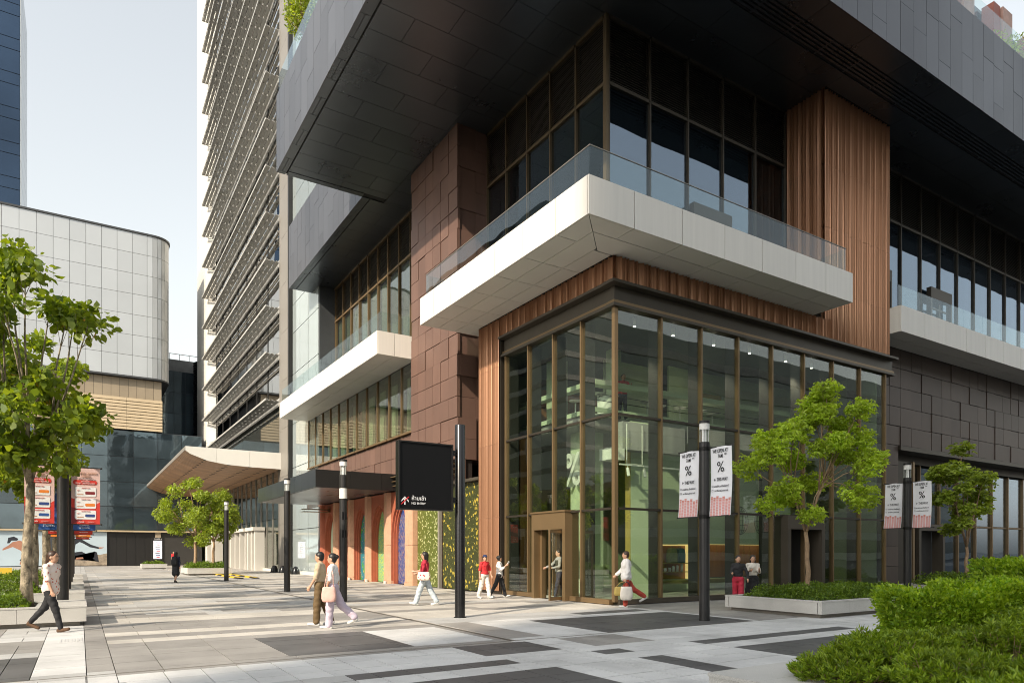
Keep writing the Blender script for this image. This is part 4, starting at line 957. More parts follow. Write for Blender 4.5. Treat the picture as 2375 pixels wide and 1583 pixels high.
# timber-lined entrance canopy
ca = node('entrance_canopy', tow)
KX, KY0, KY1, KZ = 6.85, 57.5, 94.0, 9.75
prof = [(KX, KZ), (KX - .02, KZ - .3), (KX + .35, KZ - .55), (KX + 1.6, KZ - 1.0), (KX + 3.0, KZ - 1.2), (KX + 4.6, KZ - 1.27), (14.0, KZ - 1.3)]
m = MB(); m.prism([(KX + .06, KZ - .06), (KX + .06, KZ - .28), (KX + .4, KZ - .48), (KX + 1.65, KZ - .92), (KX + 3.0, KZ - 1.12), (13.98, KZ - 1.22), (13.98, KZ - .06)], 'y', KY0 + .07, KY1); m.build('canopy_core', 'panel_gap', ca)
top = [(KX, KZ)]
for a, b in ((KX, 9.05), (9.06, 11.5), (11.51, 13.95)):      # front fascia panels
    def zb(x):
        for (x0, z0), (x1, z1) in zip(prof[1:-1], prof[2:]):
            if x0 <= x <= x1: return z0 + (z1 - z0) * (x - x0) / (x1 - x0)
        return KZ - .3
    xs_ = sorted({a, b} | {p[0] for p in prof[1:] if a < p[0] < b}); pts = [(x, KZ) for x in (b, a)] + [(x, zb(x) - .03) for x in xs_]
    m = MB(); m.prism(pts, 'y', KY0 - .02, KY0 + .04); m.build('fascia_panel', 'alu_cream', ca)
nseg = 12
for j in range(nseg):
    y0 = KY0 + .05 + (KY1 - KY0) * j / nseg; y1 = KY0 + .05 + (KY1 - KY0) * (j + 1) / nseg - .02
    m = MB(); m.quad((KX - .04, y0, KZ - .3), (KX - .04, y1, KZ - .3), (KX - .02, y1, KZ), (KX - .02, y0, KZ)); m.box(KX - .03, y0, KZ - .3, KX + .05, y1, KZ); m.build('edge_panel', 'grey_clad', ca)
rr = random.Random(8)
y = KY0 + .06; j = 0
while y < KY1 - .3:
    yb_ = y + .62
    for (x0, z0), (x1, z1) in zip(prof[1:-1], prof[2:]):
        m = MB(); m.quad((x0, y, z0), (x1, y, z1), (x1, yb_ - .06, z1), (x0, yb_ - .06, z0)); m.quad((x0, y, z0 + .03), (x0, yb_ - .06, z0 + .03), (x1, yb_ - .06, z1 + .03), (x1, y, z1 + .03))
        m.quad((x0, y, z0), (x0, y, z0 + .03), (x1, y, z1 + .03), (x1, y, z1)); m.build('soffit_board', 'timber_soffit', ca)
    for xx in (8.3, 10.0, 11.6, 13.0):
        if j % 2 == 0:
            zc = zb(xx); m = MB(); m.lathe((xx, y + .3, zc - .012), [(.15, 0), (.15, .02)], 10); m.build('soffit_light', 'interior_dark', ca)
    y = yb_; j += 1
# ground floor glazing of the tower with stone entrance frames
gf = node('lobby_front', tow)
for k, y in enumerate(np.arange(58.2, 90, 2.2)):
    piece('glass_pane', 14.0, y + .02, .25, 14.03, y + 2.18, 4.4, 'glass_win', gf); piece('glass_pane', 14.0, y + .02, 4.45, 14.03, y + 2.18, 8.5, 'glass_win', gf); piece('mullion', 13.93, y - .04, .2, 14.04, y + .015, 8.5, 'grey_clad', gf)
piece('plinth', 13.8, 47.2, 0, 14.05, 90, .22, 'tower_white', gf); piece('lobby_back', 16, 58, 0, 16.2, 90, 8.6, 'interior_dark', gf)
for (a, b) in ((63.0, 66.5), (67.2, 77.5)):
    piece('entrance_hood', 12.9, a, 3.55, 13.92, b, 3.85, 'tower_white', gf)
    for y in np.arange(a + .1, b - .3, (b - a - .5) / max(2, int((b - a) / 2.3))): piece('stone_fin', 13.1, y, .0, 13.9, y + .32, 3.54, 'tower_white', gf)
for y in (84, 88.5): piece('stone_column', 12.9, y, 0, 13.9, y + 1.4, 8.45, 'tower_white', gf)
# ------------------------------------------------------------------ far mall: white curved panel volume over glass
mall = thing('far_mall', 'low mall building with curved white panel volume above beige boards and dark glass', 'building', (2, 92, 0))
YM = 92.0
RC = 1.9; XE = 9.3
path = [(-18 + 1.55 * k, YM) for k in range(17)]
path = [(x, y) for x, y in path if x < XE - RC] + [(XE - RC, YM)]
for i in range(1, 7):
    a = math.pi / 2 * i / 6; path.append((XE - RC + RC * math.sin(a), YM + RC * (1 - math.cos(a))))
for k in range(1, 9): path.append((XE, YM + RC + 1.55 * k))
zs_ = [22.4 + 2.42 * k for k in range(7)] + [39.3]
wp = node('white_volume', mall)
for i, ((x0, y0), (x1, y1)) in enumerate(zip(path[:-1], path[1:])):
    for k, (z0, z1) in enumerate(zip(zs_[:-1], zs_[1:])):
        d = Vector((x1 - x0, y1 - y0, 0)); L_ = d.length; 
        key = f'wpan{round(L_, 2)}_{round(z1 - z0, 2)}'
        if key not in PM: PM[key] = MB().box(.018, 0, .018, L_ - .018, .08, z1 - z0 - .018).mesh('white_panel', 'white_panel')
        inst('white_panel', PM[key], (x0, y0, z0), wp, (0, 0, math.atan2(d.y, d.x)))
m = MB()
inner = [(x, y + .1) if y == YM else (x - .1, y + .05) for x, y in path]
m.prism(inner + [(XE - .2, 125), (-18, 125)], 'z', 22.3, 39.2); m.build('volume_core', 'panel_gap', wp)
m = MB(); m.prism([(x * 1.0 + (.12 if x > 7 else 0), y - .12) for x, y in path] + [(XE, 125), (-18, 125)], 'z', 39.3, 39.5); m.build('roof_trim', 'far_dark', wp)
m = MB(); m.prism([(x, y - .1) for x, y in path] + [(XE, 125), (-18, 125)], 'z', 22.2, 22.38); m.build('base_trim', 'far_dark', wp)
bb = node('beige_band', mall)
for k in range(30): piece('beige_panel', -18 + .88 * k, YM + .5, 19.85, -18 + .88 * k + .85, YM + .6, 22.15, 'beige_panel', bb)
for k in range(10):
    for j in range(7):
        a = -18 + 3.78 * j; m = MB(); z0 = 16.1 + .375 * k
        m.prism([(YM + .25, z0), (YM + .35, z0), (YM + .4, z0 + .37), (YM + .33, z0 + .37)], 'x', a + .01, a + 3.77); m.build('beige_board', 'beige_board', bb)
m = MB(); m.box(-18, YM + .6, 16.1, 8.4, 124, 22.2); m.build('band_core', 'panel_gap', bb)
mg = node('glass_front', mall)
xg = [-18 + 2.6 * k for k in range(12)] + [12.9]
zg = [4.2, 7.0, 9.9, 12.9, 16.0]
for a, b in zip(xg[:-1], xg[1:]):
    for i, (z0, z1) in enumerate(zip(zg[:-1], zg[1:])): piece('glass_pane', a + .03, YM + .8, z0 + .03, b - .03, YM + .84, z1 - .03, 'deep_blue_glass', mg)
    piece('canopy_edge', a, YM + .3, 4.0, b - .005, YM + .8, 4.18, 'beige_board', mg)
m = MB(); m.box(-18, YM + .86, 0, 12.9, 124, 16.05); m.build('glass_core', 'far_dark', mg)
mgf = node('ground_floor', mall)
for k in range(5): piece('dark_shutter', 2.72 + .98 * k, YM + .75, 0, 3.68 + .98 * k, YM + .83, 3.98, 'black_metal', mgf)
piece('stone_pier', 7.7, YM + .5, 0, 8.3, YM + .84, 3.98, 'beige_panel', mgf); piece('dark_opening', 8.32, YM + .7, 0, 12.9, YM + .84, 3.98, 'interior_dark', mgf); piece('dark_frame', -3.2, YM + .6, 0, -2.0, YM + .83, 3.98, 'far_dark', mgf)
# big billboards (flat posters)
b1 = thing('billboard', 'large beach poster of a runner with dark shorts, left of the tree trunks', 'poster', (-6, YM + .6, 0))
piece('poster_sheet', -11, YM + .62, .1, -3.25, YM + .7, 3.95, 'poster_sky', b1)
def fig(parent, polys, yy):
    for i, (mt, pts) in enumerate(polys):
        m = MB(); m.prism([(x, z) for x, z in pts], 'y', yy - .002 * i - .003, yy - .002 * i); m.build('printed_shape', mt, parent)
fig(b1, [('poster_skin', [(-7.1, 2.0), (-6.6, 2.35), (-6.2, 2.75), (-5.6, 2.9), (-5.0, 2.7), (-4.6, 2.1), (-4.5, 1.2), (-5.0, 1.1), (-5.5, 1.8), (-6.2, 2.2), (-7.1, 1.8)]), ('poster_black', [(-6.7, 2.6), (-6.6, 3.2), (-6.1, 3.35), (-5.7, 3.1), (-5.8, 2.9), (-6.3, 2.9), (-6.5, 2.6)]), ('poster_black', [(-5.2, 1.3), (-4.4, 1.3), (-4.2, .7), (-5.0, .5), (-5.6, .7)]), ('poster_skin', [(-5.5, .65), (-5.0, .5), (-5.1, .15), (-5.6, .3)])], YM + .62)
b2 = thing('billboard', 'large poster of a figure in black stretching on rocks under grey sky', 'poster', (0, YM + .6, 0))
piece('poster_sheet', -1.95, YM + .62, .1, 2.7, YM + .7, 3.95, 'poster_sky', b2)
fig(b2, [('poster_rock', [(-1.95, .1), (2.7, .1), (2.7, 1.5), (1.9, 1.3), (1.2, 1.6), (.4, 1.1), (-.6, .9), (-1.95, .8)]), ('poster_black', [(-1.2, 1.0), (-.6, 1.6), (.2, 1.7), (1.0, 1.2), (1.6, .6), (1.9, .5), (1.7, 1.6), (1.5, 1.7), (1.4, 1.0), (.7, .65), (-.5, .75), (-1.9, .7), (-1.9, .95)]), ('poster_black', [(-.5, 1.7), (-.4, 2.5), (0, 2.8), (.4, 2.6), (1.0, 2.2), (1.9, 2.0), (1.9, 2.2), (1.1, 2.5), (.2, 3.1), (-.4, 3.2), (-1.0, 2.6), (-1.1, 1.6)]), ('poster_skin', [(1.9, 2.0), (2.3, 2.1), (2.4, 2.2), (1.9, 2.2)]), ('poster_skin', [(-.4, .8), (.4, .85), (.3, 1.05), (-.3, 1.0)])], YM + .62)
# ------------------------------------------------------------------ buildings further back
bt = thing('glass_tower', 'very tall blue glass tower with pale edge rising behind the white mall', 'tower', (-15, 160, 0))
zt = 0
for k in range(34):
    h = 4.4 if k % 2 == 0 else 2.2
    for j in range(4): piece('glass_panel', -9.57 - 4.6 * (j + 1) + .06, 160, zt + .06, -9.57 - 4.6 * j - .06, 160.1, zt + h - .06, 'blue_glass', bt)
    zt += h
m = MB(); m.box(-28, 160.12, 0, -9.6, 178, zt); m.build('tower_core', 'far_dark', bt)
for k in range(28): piece('side_panel', -9.55, 160.02, k * 4 + .05, -9.45, 178, k * 4 + 3.95, 'white_panel', bt)
db = thing('dark_glass_block', 'dark blue glass block with roof rail between mall and louvred tower', 'building', (14, 118, 0))
for k in range(6):
    for j in range(5): piece('glass_panel', 9.0 + 1.7 * j + .03, 118, 10 + 3.3 * k + .03, 9.0 + 1.7 * (j + 1) - .03, 118.1, 10 + 3.3 * (k + 1) - .03, 'deep_blue_glass', db)
m = MB(); m.box(9, 118.1, 0, 17.6, 140, 29.8); m.box(9, 118.0, 29.8, 17.6, 118.4, 31.6, 1); m.build('block_core', ['far_dark', 'concrete'], db)
m = MB(); m.tube([(9, 118.1, 32.5), (17.6, 118.1, 32.5)], .05, 5)
for x in np.arange(9, 17.6, 1.4): m.tube([(x, 118.1, 31.6), (x, 118.1, 32.5)], .04, 5)
m.build('roof_rail', 'alu_cream', db)
lt = thing('louvred_stair_tower', 'black rounded stair tower wrapped in horizontal louvre bands behind the cream pier', 'tower', (16, 112, 0))
m = MB(); m.lathe((17.2, 116, 0), [(2.0, 10), (2.0, 30.8)], 24); m.build('stair_core', 'interior_dark', lt, shade_angle=R(40))
lm = MB().lathe((0, 0, 0), [(2.25, 0), (2.3, .05), (2.3, .14), (2.25, .18)], 24).mesh('louvre_band', 'black_metal')
for k in range(48): inst('louvre_band', lm, (17.2, 116, 12 + .4 * k), lt)
# ------------------------------------------------------------------ neighbours outside the frame (the first casts the shade, the rest are added to fill reflections)
nb1 = thing('shading_tower', 'office slab across the road whose shadow covers the foreground', 'building', (-70, -40, 0))
ex, ey = -70.0, 14.65 - .45 * (92 + 11.55)
m = MB(); m.box(ex - 22, ey - 75, 0, ex, ey, 118); m.build('tower_core', 'tower_glass', nb1)
for k in range(29): piece('floor_band', ex - 22.0, ey - 75.2, k * 4, ex + .2, ey + .05, k * 4 + 1.1, 'tower_white', nb1)
nb2 = thing('reflection_mall', 'unseen low building added opposite for glass reflections, with beige bands and dark shop glass', 'building', (-34, 40, 0))  # added out of view only for the street-side glass to reflect
m = MB(); m.box(-48, 12, 0, -34, 95, 11); m.build('block_core', 'dark_glass', nb2)
for z0, z1, out, mt in ((4.2, 5.4, 1.6, 'alu_cream'), (8.2, 11.2, .4, 'beige_board')): piece('band', -48, 11.5, z0, -34 + out, 95.5, z1, mt, nb2)
for k in range(20): piece('column', -33.9, 13 + 4.2 * k, 0, -33.4, 13.6 + 4.2 * k, 4.2, 'tower_white', nb2)
nb3 = thing('reflection_block', 'unseen mid-rise block with window bands, added behind the viewpoint to darken glass reflections', 'building', (30, -48, 0))  # added out of view, sized to keep sky out of the cafe glass
m = MB(); m.box(8, -66, 0, 190, -46, 36); m.build('block_core', 'tower_glass', nb3)
for k in range(9): piece('floor_band', 7.8, -66.2, k * 4, 190.2, -45.8, k * 4 + 1.4, 'concrete', nb3)

nb4 = thing('reflection_tower', 'unseen dark gridded office tower added beyond the low building to fill glass reflections', 'building', (-60, 120, 0))  # added out of view so the street glass reflects less sky
m = MB(); m.box(-80, 96, 0, -44, 175, 62); m.build('tower_core', 'tower_glass', nb4)
for k in range(16): piece('floor_band', -80.2, 95.8, k * 4, -43.8, 175.2, k * 4 + .9, 'concrete', nb4)
# ------------------------------------------------------------------ light columns
POLES = 'dark round light columns'
def light_column(x, y, label, H=4.8, double=False, r=.125):
    t = thing('light_column', label, 'lamp post', (x, y, 0), POLES)
    m = MB(); m.lathe((x, y, 0), [(r + .006, 0), (r + .006, .05), (r, .055), (r, H - .62)], 28); m.build('shaft', 'pole_metal', t, shade_angle=R(40))
    m = MB(); m.lathe((x, y, H - .62), [(r + .004, 0), (r + .004, .1), (r * .9, .102)], 28); m.build('collar', 'pole_metal', t, shade_angle=R(40))
    m = MB(); m.lathe((x, y, H - .52), [(r * .97, 0), (r * .97, .3)], 28); m.build('clear_lens', 'glass_lamp', t, shade_angle=R(40))
    m = MB(); m.lathe((x, y, H - .52), [(r * .45, 0), (r * .45, .3)], 16); m.build('lamp_tube', 'lamp_lens', t, shade_angle=R(40))
    m = MB(); m.lathe((x, y, H - .22), [(r * .97, 0), (r * .97, .15)], 28); m.build('diffuser', 'lamp_lens', t, shade_angle=R(40))
    m = MB(); m.lathe((x, y, H - .07), [(r + .006, 0), (r + .006, .06), (r * .8, .07)], 28); m.build('cap', 'black_metal', t, shade_angle=R(40))
    m = MB()
    for k in range(4):
        a = k * math.pi / 2 + .4; m.tube([(x + .85 * r * math.cos(a), y + .85 * r * math.sin(a), H - .52), (x + .85 * r * math.cos(a), y + .85 * r * math.sin(a), H - .22)], .008, 5)
    m.build('lens_rod', 'lamp_lens', t)
    if double:
        m = MB(); m.lathe((x, y, H - 1.3), [(r * 1.02, 0), (r * 1.02, .34)], 28); m.build('lower_diffuser', 'lamp_lens', t, shade_angle=R(40))
        m = MB(); m.lathe((x, y, H - 1.34), [(r * 1.04, 0), (r * 1.04, .04)], 28); m.lathe((x, y, H - .96), [(r * 1.04, 0), (r * 1.04, .04)], 28); m.build('lens_ring', 'black_metal', t, shade_angle=R(40))
        for dz in (1.75, 2.35):
            for dx in (-.05, .05): piece('speaker_slot', x + dx - .02, y - r - .006, H - dz - .25, x + dx + .02, y - r * .8, H - dz, 'sign_black', t)
    return t
light_column(12.7, 11.4, 'light column with two white percent-sign banners in front of the cafe glass')
light_column(24.9, 13.0, 'light column with two white percent-sign banners behind the bright green hedge')
light_column(7.41, 22.19, 'light column with two lamp lenses behind the two walking women', 4.72, True)
light_column(7.29, 28.99, 'light column in front of the pale glass strip, second from the arcade', 4.7)
light_column(7.08, 41.66, 'light column farthest away beside the timber-lined canopy', 4.55)
rowY = [20.8, 26.9, 33.0, 39.1, 45.2]
for i, y in enumerate(rowY):
    light_column(-.36, y, ['nearest', 'second', 'third', 'fourth', 'farthest'][i] + ' banner column in the row along the left planters', 4.8, r=.13)
# ------------------------------------------------------------------ banners
def arms(parent, pts_list):
    for a, b in pts_list:
        m = MB(); m.tube([a, b], .013, 8); m.lathe((b[0], b[1], b[2] - .02), [(.02, 0), (.022, .02), (.02, .04)], 8); m.build('banner_arm', 'black_metal', parent)
    m = MB()
def cafe_banner(px, py, side, label):
    """white cloth banner in the plane X = px; side +1 = far (+Y) / -1 near"""
    y0, y1 = (py + .17, py + .79) if side > 0 else (py - .81, py - .19)
    z0, z1 = 2.5, 4.12
    t = thing('banner', label, 'banner', (px, (y0 + y1) / 2, z0), 'white cafe banners')
    nu, nv = 10, 14; V = []; Fc = []
    def P(u, v):
        w = .018 * math.sin(v * 5 + side) * (1 - abs(2 * v - 1) * .3) + .012 * math.sin(u * 6 + 2 * v)
        yy = y0 + (y1 - y0) * u - side * .0 + (.07 * (1 - v) ** 2 * (1 if side > 0 else .3)); return (px + w, yy, z0 + (z1 - z0) * v)
    m = MB()
    for i in range(nu):
        for j in range(nv):
            a, b, c, d = P(i / nu, j / nv), P((i + 1) / nu, j / nv), P((i + 1) / nu, (j + 1) / nv), P(i / nu, (j + 1) / nv)
            m.quad(b, a, d, c); m.quad(*[(q[0] + .004, q[1], q[2]) for q in (a, b, c, d)])
    m.build('cloth', 'banner_white', t, smooth=True)
    ym = (y0 + y1) / 2; L_ = lambda v: z0 + (z1 - z0) * v
    def off(v, u=.5): return P(u, v)[0] - .008
    def yv(v): return P(.5, v)[1]
    for body, size, v, sx in (('WE OPEN AT', .125, .935, .6), ('7AM', .125, .86, .6), ('%', .34, .70, .95), ('\u2190 THIS WAY', .115, .525, .6)):
        text(body, size, 'print_black', (off(v), yv(v), L_(v)), ROT_NEGX, t, 'printed_text', sx=sx, bold=.001)
    text('***', .08, 'print_black', (off(.875), yv(.865) - .15, L_(.875)), ROT_NEGX, t, 'printed_text', sx=.7)
    for body, v in (('arabica.thailand', .43), ('arabica.journal', .365)):
        text(body, .072, 'print_black', (off(v), yv(v) - .02, L_(v)), ROT_NEGX, t, 'printed_text', sx=.95); text('\u25a2', .06, 'print_black', (off(v), yv(v) + .24, L_(v)), ROT_NEGX, t, 'printed_icon')
    for k in range(7):                               # printed stacks of pink paper cups
        u0 = .03 + k * .138; top = .26 + (.0, -.015, .02, 0, .03, .01, .025)[k]
        m = MB(); n = 12
        for q in range(n):
            va, vb = top * q / n, top * (q + .82) / n; A_, B_ = P(u0, va), P(u0 + .10, va); C_, D_ = P(u0 + .108, vb), P(u0 - .008, vb)
            m.quad(*[(p[0] - .006, p[1], p[2]) for p in (B_, A_, D_, C_)], 1 if q > n - 3 else 0)
        m.build('printed_cups', ['pink_print', 'pink_print_b'], t)
    yo = y1 if side > 0 else y0; yi = py
    arms(t, [((px, yi, z1), (px, yo + .03 * side, z1)), ((px, yi, z0), (px, yo + .08 * side, z0))])
    m = MB(); m.lathe((px, py, z1 - .05), [(.135, 0), (.135, .09)], 20); m.lathe((px, py, z0 - .05), [(.135, 0), (.135, .09)], 20); m.build('clamp_band', 'black_metal', t, shade_angle=R(40))
for (px, py, lb) in ((12.7, 11.4, 'in front of the cafe glass'), (24.9, 13.0, 'behind the bright green hedge')):
    cafe_banner(px, py, 1, f'white percent-sign banner on left of column {lb}'); cafe_banner(px, py, -1, f'white percent-sign banner on right of column {lb}')
def promo_banner(px, py, side, scheme, label):
    x0, x1 = (px - .8, px - .18) if side < 0 else (px + .18, px + .81); z0, z1 = 2.36, 3.82; yb = py - .0
    t = thing('banner', label, 'banner', ((x0 + x1) / 2, py, z0), 'promotion banners on the left columns')
    bgm = {'red': 'banner_pink', 'blue': 'banner_blue', 'orange': 'banner_orange', 'scarlet': 'banner_red'}[scheme]
    m = MB(); m.box(x0, yb - .004, z0, x1, yb + .004, z1); m.build('cloth', bgm, t)
    X = lambda u: x0 + (x1 - x0) * u
    Z = lambda v: z0 + (z1 - z0) * v
    def shp(pts, mt, lay):
        m = MB(); m.prism([(X(u), Z(v)) for u, v in pts], 'y', yb - .006 - .003 * lay, yb - .004 - .003 * lay); m.build('printed_shape', mt, t)
    def card(u0, v0, u1, v1, mt, lay, r=.05):
        pts = []
        for cu, cv, a0 in ((u1 - r, v1 - r * .45, 0), (u0 + r, v1 - r * .45, 90), (u0 + r, v0 + r * .45, 180), (u1 - r, v0 + r * .45, 270)):
            for k in range(4): a = R(a0 + 30 * k); pts.append((cu + r * math.cos(a), cv + r * .45 * math.sin(a)))
        shp(pts, mt, lay)
    def tx(b, sz, u, v, mt, sx=.8): text(b, sz, mt, (X(u), yb - .02, Z(v)), ROT_NEGY, t, 'printed_text', sx=sx)
    if scheme == 'red':
        shp([(0, 0), (1, 0), (1, .40), (.75, .33), (.3, .42), (0, .46)], 'banner_red', 0); shp([(0, 0), (.38, .08), (.2, .28), (0, .3)], 'banner_dkred', 1)
        tx('SUMMER ONEDER', .085, .5, .90, 'print_brown', .72); tx('A SUMMER', .045, .5, .862, 'print_brown'); tx('OF FREEDOM', .045, .5, .838, 'print_brown'); tx("1 APR '25 - 30 APR '25", .05, .5, .80, 'print_black')
        card(.06, .70, .9, .78, 'banner_red', 1, .08); tx('SHOP MORE' if side < 0 else 'DINE MORE', .045, .48, .755, 'paint_white'); tx('TO GET GREAT REWARDS', .045, .48, .722, 'paint_white')
        for k, (v0, v1) in enumerate(((.49, .66), (.28, .46), (.09, .25))):
            card(.12, v0, .86, v1, 'paint_white', 2); tx(['RECEIPT 5,000', 'RECEIPT 15,000', 'RECEIPT 80,000'][k], .036, .5, v1 - .02, 'banner_red'); tx('GET', .04, .24, (v0 + v1) / 2 + .02, 'banner_red')
            card(.48, v0 + .04, .82, v0 + .09, ['banner_orange', 'print_navy', 'banner_blue'][k] if side < 0 else ['banner_dkred', 'banner_orange', 'print_navy'][k], 3, .03); card(.2, v0 + .03, .42, v0 + .045, 'print_brown', 3, .01)
        tx('Parade', .055, .35, .045, 'paint_white'); tx('STOREYS', .045, .68, .04, 'banner_pink')
    else:
        tx('STOREYS' if side < 0 else 'A SUMMER', .1 if side < 0 else .075, .5, .1 if side < 0 else .12, 'paint_white'); tx('A SUMMER' if side < 0 else 'OF FREEDOM', .06, .5, .2 if side < 0 else .06, 'paint_white')
        shp([(0, .3), (1, .38), (1, .6), (0, .5)], {'blue': 'print_navy', 'orange': 'banner_red', 'scarlet': 'banner_dkred'}[scheme], 0); tx('SUMMER ONEDER', .085, .5, .85, 'paint_white', .7)
    xo = x0 if side < 0 else x1
    arms(t, [((px, py, z1), (xo + .03 * side, py, z1)), ((px, py, z0), (xo + .03 * side, py, z0))])
sch = ['red', 'blue', 'scarlet', 'orange', 'scarlet']
for i, y in enumerate(rowY):
    for sd in (-1, 1): promo_banner(-.36, y, sd, sch[i], ['pink and red reward banner', 'blue summer banner', 'red banner just beyond the blue one', 'orange-red banner fourth in the row', 'small red banner at the far end'][i] + (' left' if sd < 0 else ' right') + ' of its column above the planters')
# ------------------------------------------------------------------ NO ENTRY sign
sp = thing('sign_post', 'plain black round post carrying the black no entry sign', 'post', (8.09, 15.22, 0))
m = MB(); m.lathe((8.09, 15.22, 0), [(.13, 0), (.13, 4.82), (.12, 4.84)], 32); m.build('post_shaft', 'sign_black', sp, shade_angle=R(40))
m = MB(); m.lathe((8.09, 15.22, 0), [(.16, 0), (.16, .012), (.135, .014)], 32); m.build('base_flange', 'sign_black', sp, shade_angle=R(40))
sg = thing('no_entry_sign', 'large square black sign box with white arrow and NO ENTRY lettering', 'sign', (7.1, 15.2, 2.66))
SX0, SX1, SY0, SY1, SZ0, SZ1 = 6.39, 7.83, 15.1, 15.3, 2.66, 4.3
m = MB(); m.box(SX0, SY0 + .02, SZ0, SX1, SY1, SZ1); m.build('sign_box', 'sign_black', sg)
m = MB(); b_ = .03
m.box(SX0 - .004, SY0 - .012, SZ0 - .004, SX1 + .004, SY0 + .02, SZ0 + b_); m.box(SX0 - .004, SY0 - .012, SZ1 - b_, SX1 + .004, SY0 + .02, SZ1 + .004); m.box(SX0 - .004, SY0 - .012, SZ0 + b_, SX0 + b_, SY0 + .02, SZ1 - b_); m.box(SX1 - b_, SY0 - .012, SZ0 + b_, SX1 + .004, SY0 + .02, SZ1 - b_); m.build('sign_frame', 'black_metal', sg)
for z in (2.88, 4.05): 
    m = MB(); m.box(SX1, 15.17, z, 8.0, 15.25, z + .04); m.box(SX1, 15.17, z + .08, 8.0, 15.25, z + .12); m.box(SX1 + .04, 15.16, z - .01, SX1 + .08, 15.26, z + .13); m.build('bracket', 'black_metal', sg)
ax, az, ay = 6.55, 2.875, SY0 + .012
def mark(pts, mt, lay):
    m = MB(); m.prism([(ax + u, az + v) for u, v in pts], 'y', ay - .004 * lay, ay + .006 - .004 * lay); m.build('sign_mark', mt, sg)
mark([(-.014, -.1), (.014, -.1), (.014, .07), (-.014, .07)], 'paint_white', 0); mark([(0, .1), (.1, 0), (.1, -.035), (0, .062), (-.1, -.035), (-.1, 0)], 'paint_white', 0); mark([(-.11, -.085), (-.09, -.1), (.11, .085), (.09, .1)], 'paint_red', 1)
text('\u0e2b\u0e49\u0e32\u0e21\u0e40\u0e02\u0e49\u0e32', .135, 'paint_white', (6.72, ay, 2.935), ROT_NEGY, sg, 'sign_text', align='LEFT'); text('NO ENTRY', .075, 'paint_white', (6.72, ay, 2.815), ROT_NEGY, sg, 'sign_text', align='LEFT')
# ------------------------------------------------------------------ totem, ramps, small uplights
g0 = gnd(366, 1316.5); tx0 = g0.x
tt = thing('directory_totem', 'tall black directory totem with lit white list panel', 'sign', (tx0, g0.y, 0)); yq = g0.y
m = MB(); m.box(tx0 - .52, yq, 0, tx0 + .52, yq + .3, 3.1); m.build('totem_body', 'black_metal', tt)
m = MB(); m.box(tx0 - .39, yq - .012, .95, tx0 + .39, yq, 2.8); m.build('list_screen', 'screen_white', tt)
text('TOWER 4', .2, 'paint_white', (tx0, yq - .02, 2.95), ROT_NEGY, tt, 'totem_title', sx=.8)
for k in range(8):
    piece('list_entry', tx0 - .12 - .05 * (k % 3), yq - .02, 1.08 + .21 * k, tx0 + .18 + .04 * (k % 2), yq - .012, 1.16 + .21 * k, ['paint_red', 'print_navy', 'print_black'][k % 3], tt)
for i, x in enumerate((8.36, 9.27)):
    t = thing('rubber_ramp', ['low yellow and black rubber speed ramp, nearer the light column', 'low yellow and black rubber speed ramp, nearer the tower doors'][i], 'ramp', (x, 44.2, 0), 'rubber ramps'); L0 = 44.2; n = 6
    for k in range(n):
        m = MB(); y0 = L0 + 1.5 * k; m.prism([(x - .2, .004), (x + .2, .004), (x + .1, .07), (x - .1, .07)], 'y', y0 + .01, y0 + 1.49); m.build('ramp_segment', 'yellow_paint' if k % 2 else 'black_metal', t)
    m = MB(); m.box(x - .08, L0, .071, x + .08, L0 + 9, .076); m.build('ramp_stripe', 'yellow_paint', t)
for i, x in enumerate((13.3, 13.45, 13.5, 13.55)):
    y = 56.9 - 1.7 * i - (.4 if i else 0)
    t = thing('ground_uplight', ['first', 'second', 'third', 'fourth'][i] + ' small black domed floodlight from left at foot of pale glass', 'lamp', (x, y, 0), 'black ground floodlights')
    m = MB(); m.lathe((x, y, 0), [(.3, 0), (.3, .05), (.26, .3), (.17, .5), (.05, .58)], 16); m.build('dome_housing', 'sign_black', t, smooth=True); m = MB(); m.lathe((x, y, 0), [(.34, 0), (.34, .03)], 16); m.build('foot_plate', 'black_metal', t)
t = thing('warning_sign', 'small yellow folding floor sign in the left planting gap', 'sign', (-2.9, 40, 0)); m = MB(); m.prism([(39.8, 0), (39.84, 0), (40.02, .9), (39.98, .9)], 'x', -3.2, -2.7); m.build('front_leaf', 'yellow_paint', t); m = MB(); m.prism([(40.2, 0), (40.16, 0), (40.0, .9), (40.04, .9)], 'x', -3.2, -2.7); m.build('rear_leaf', 'yellow_paint', t)
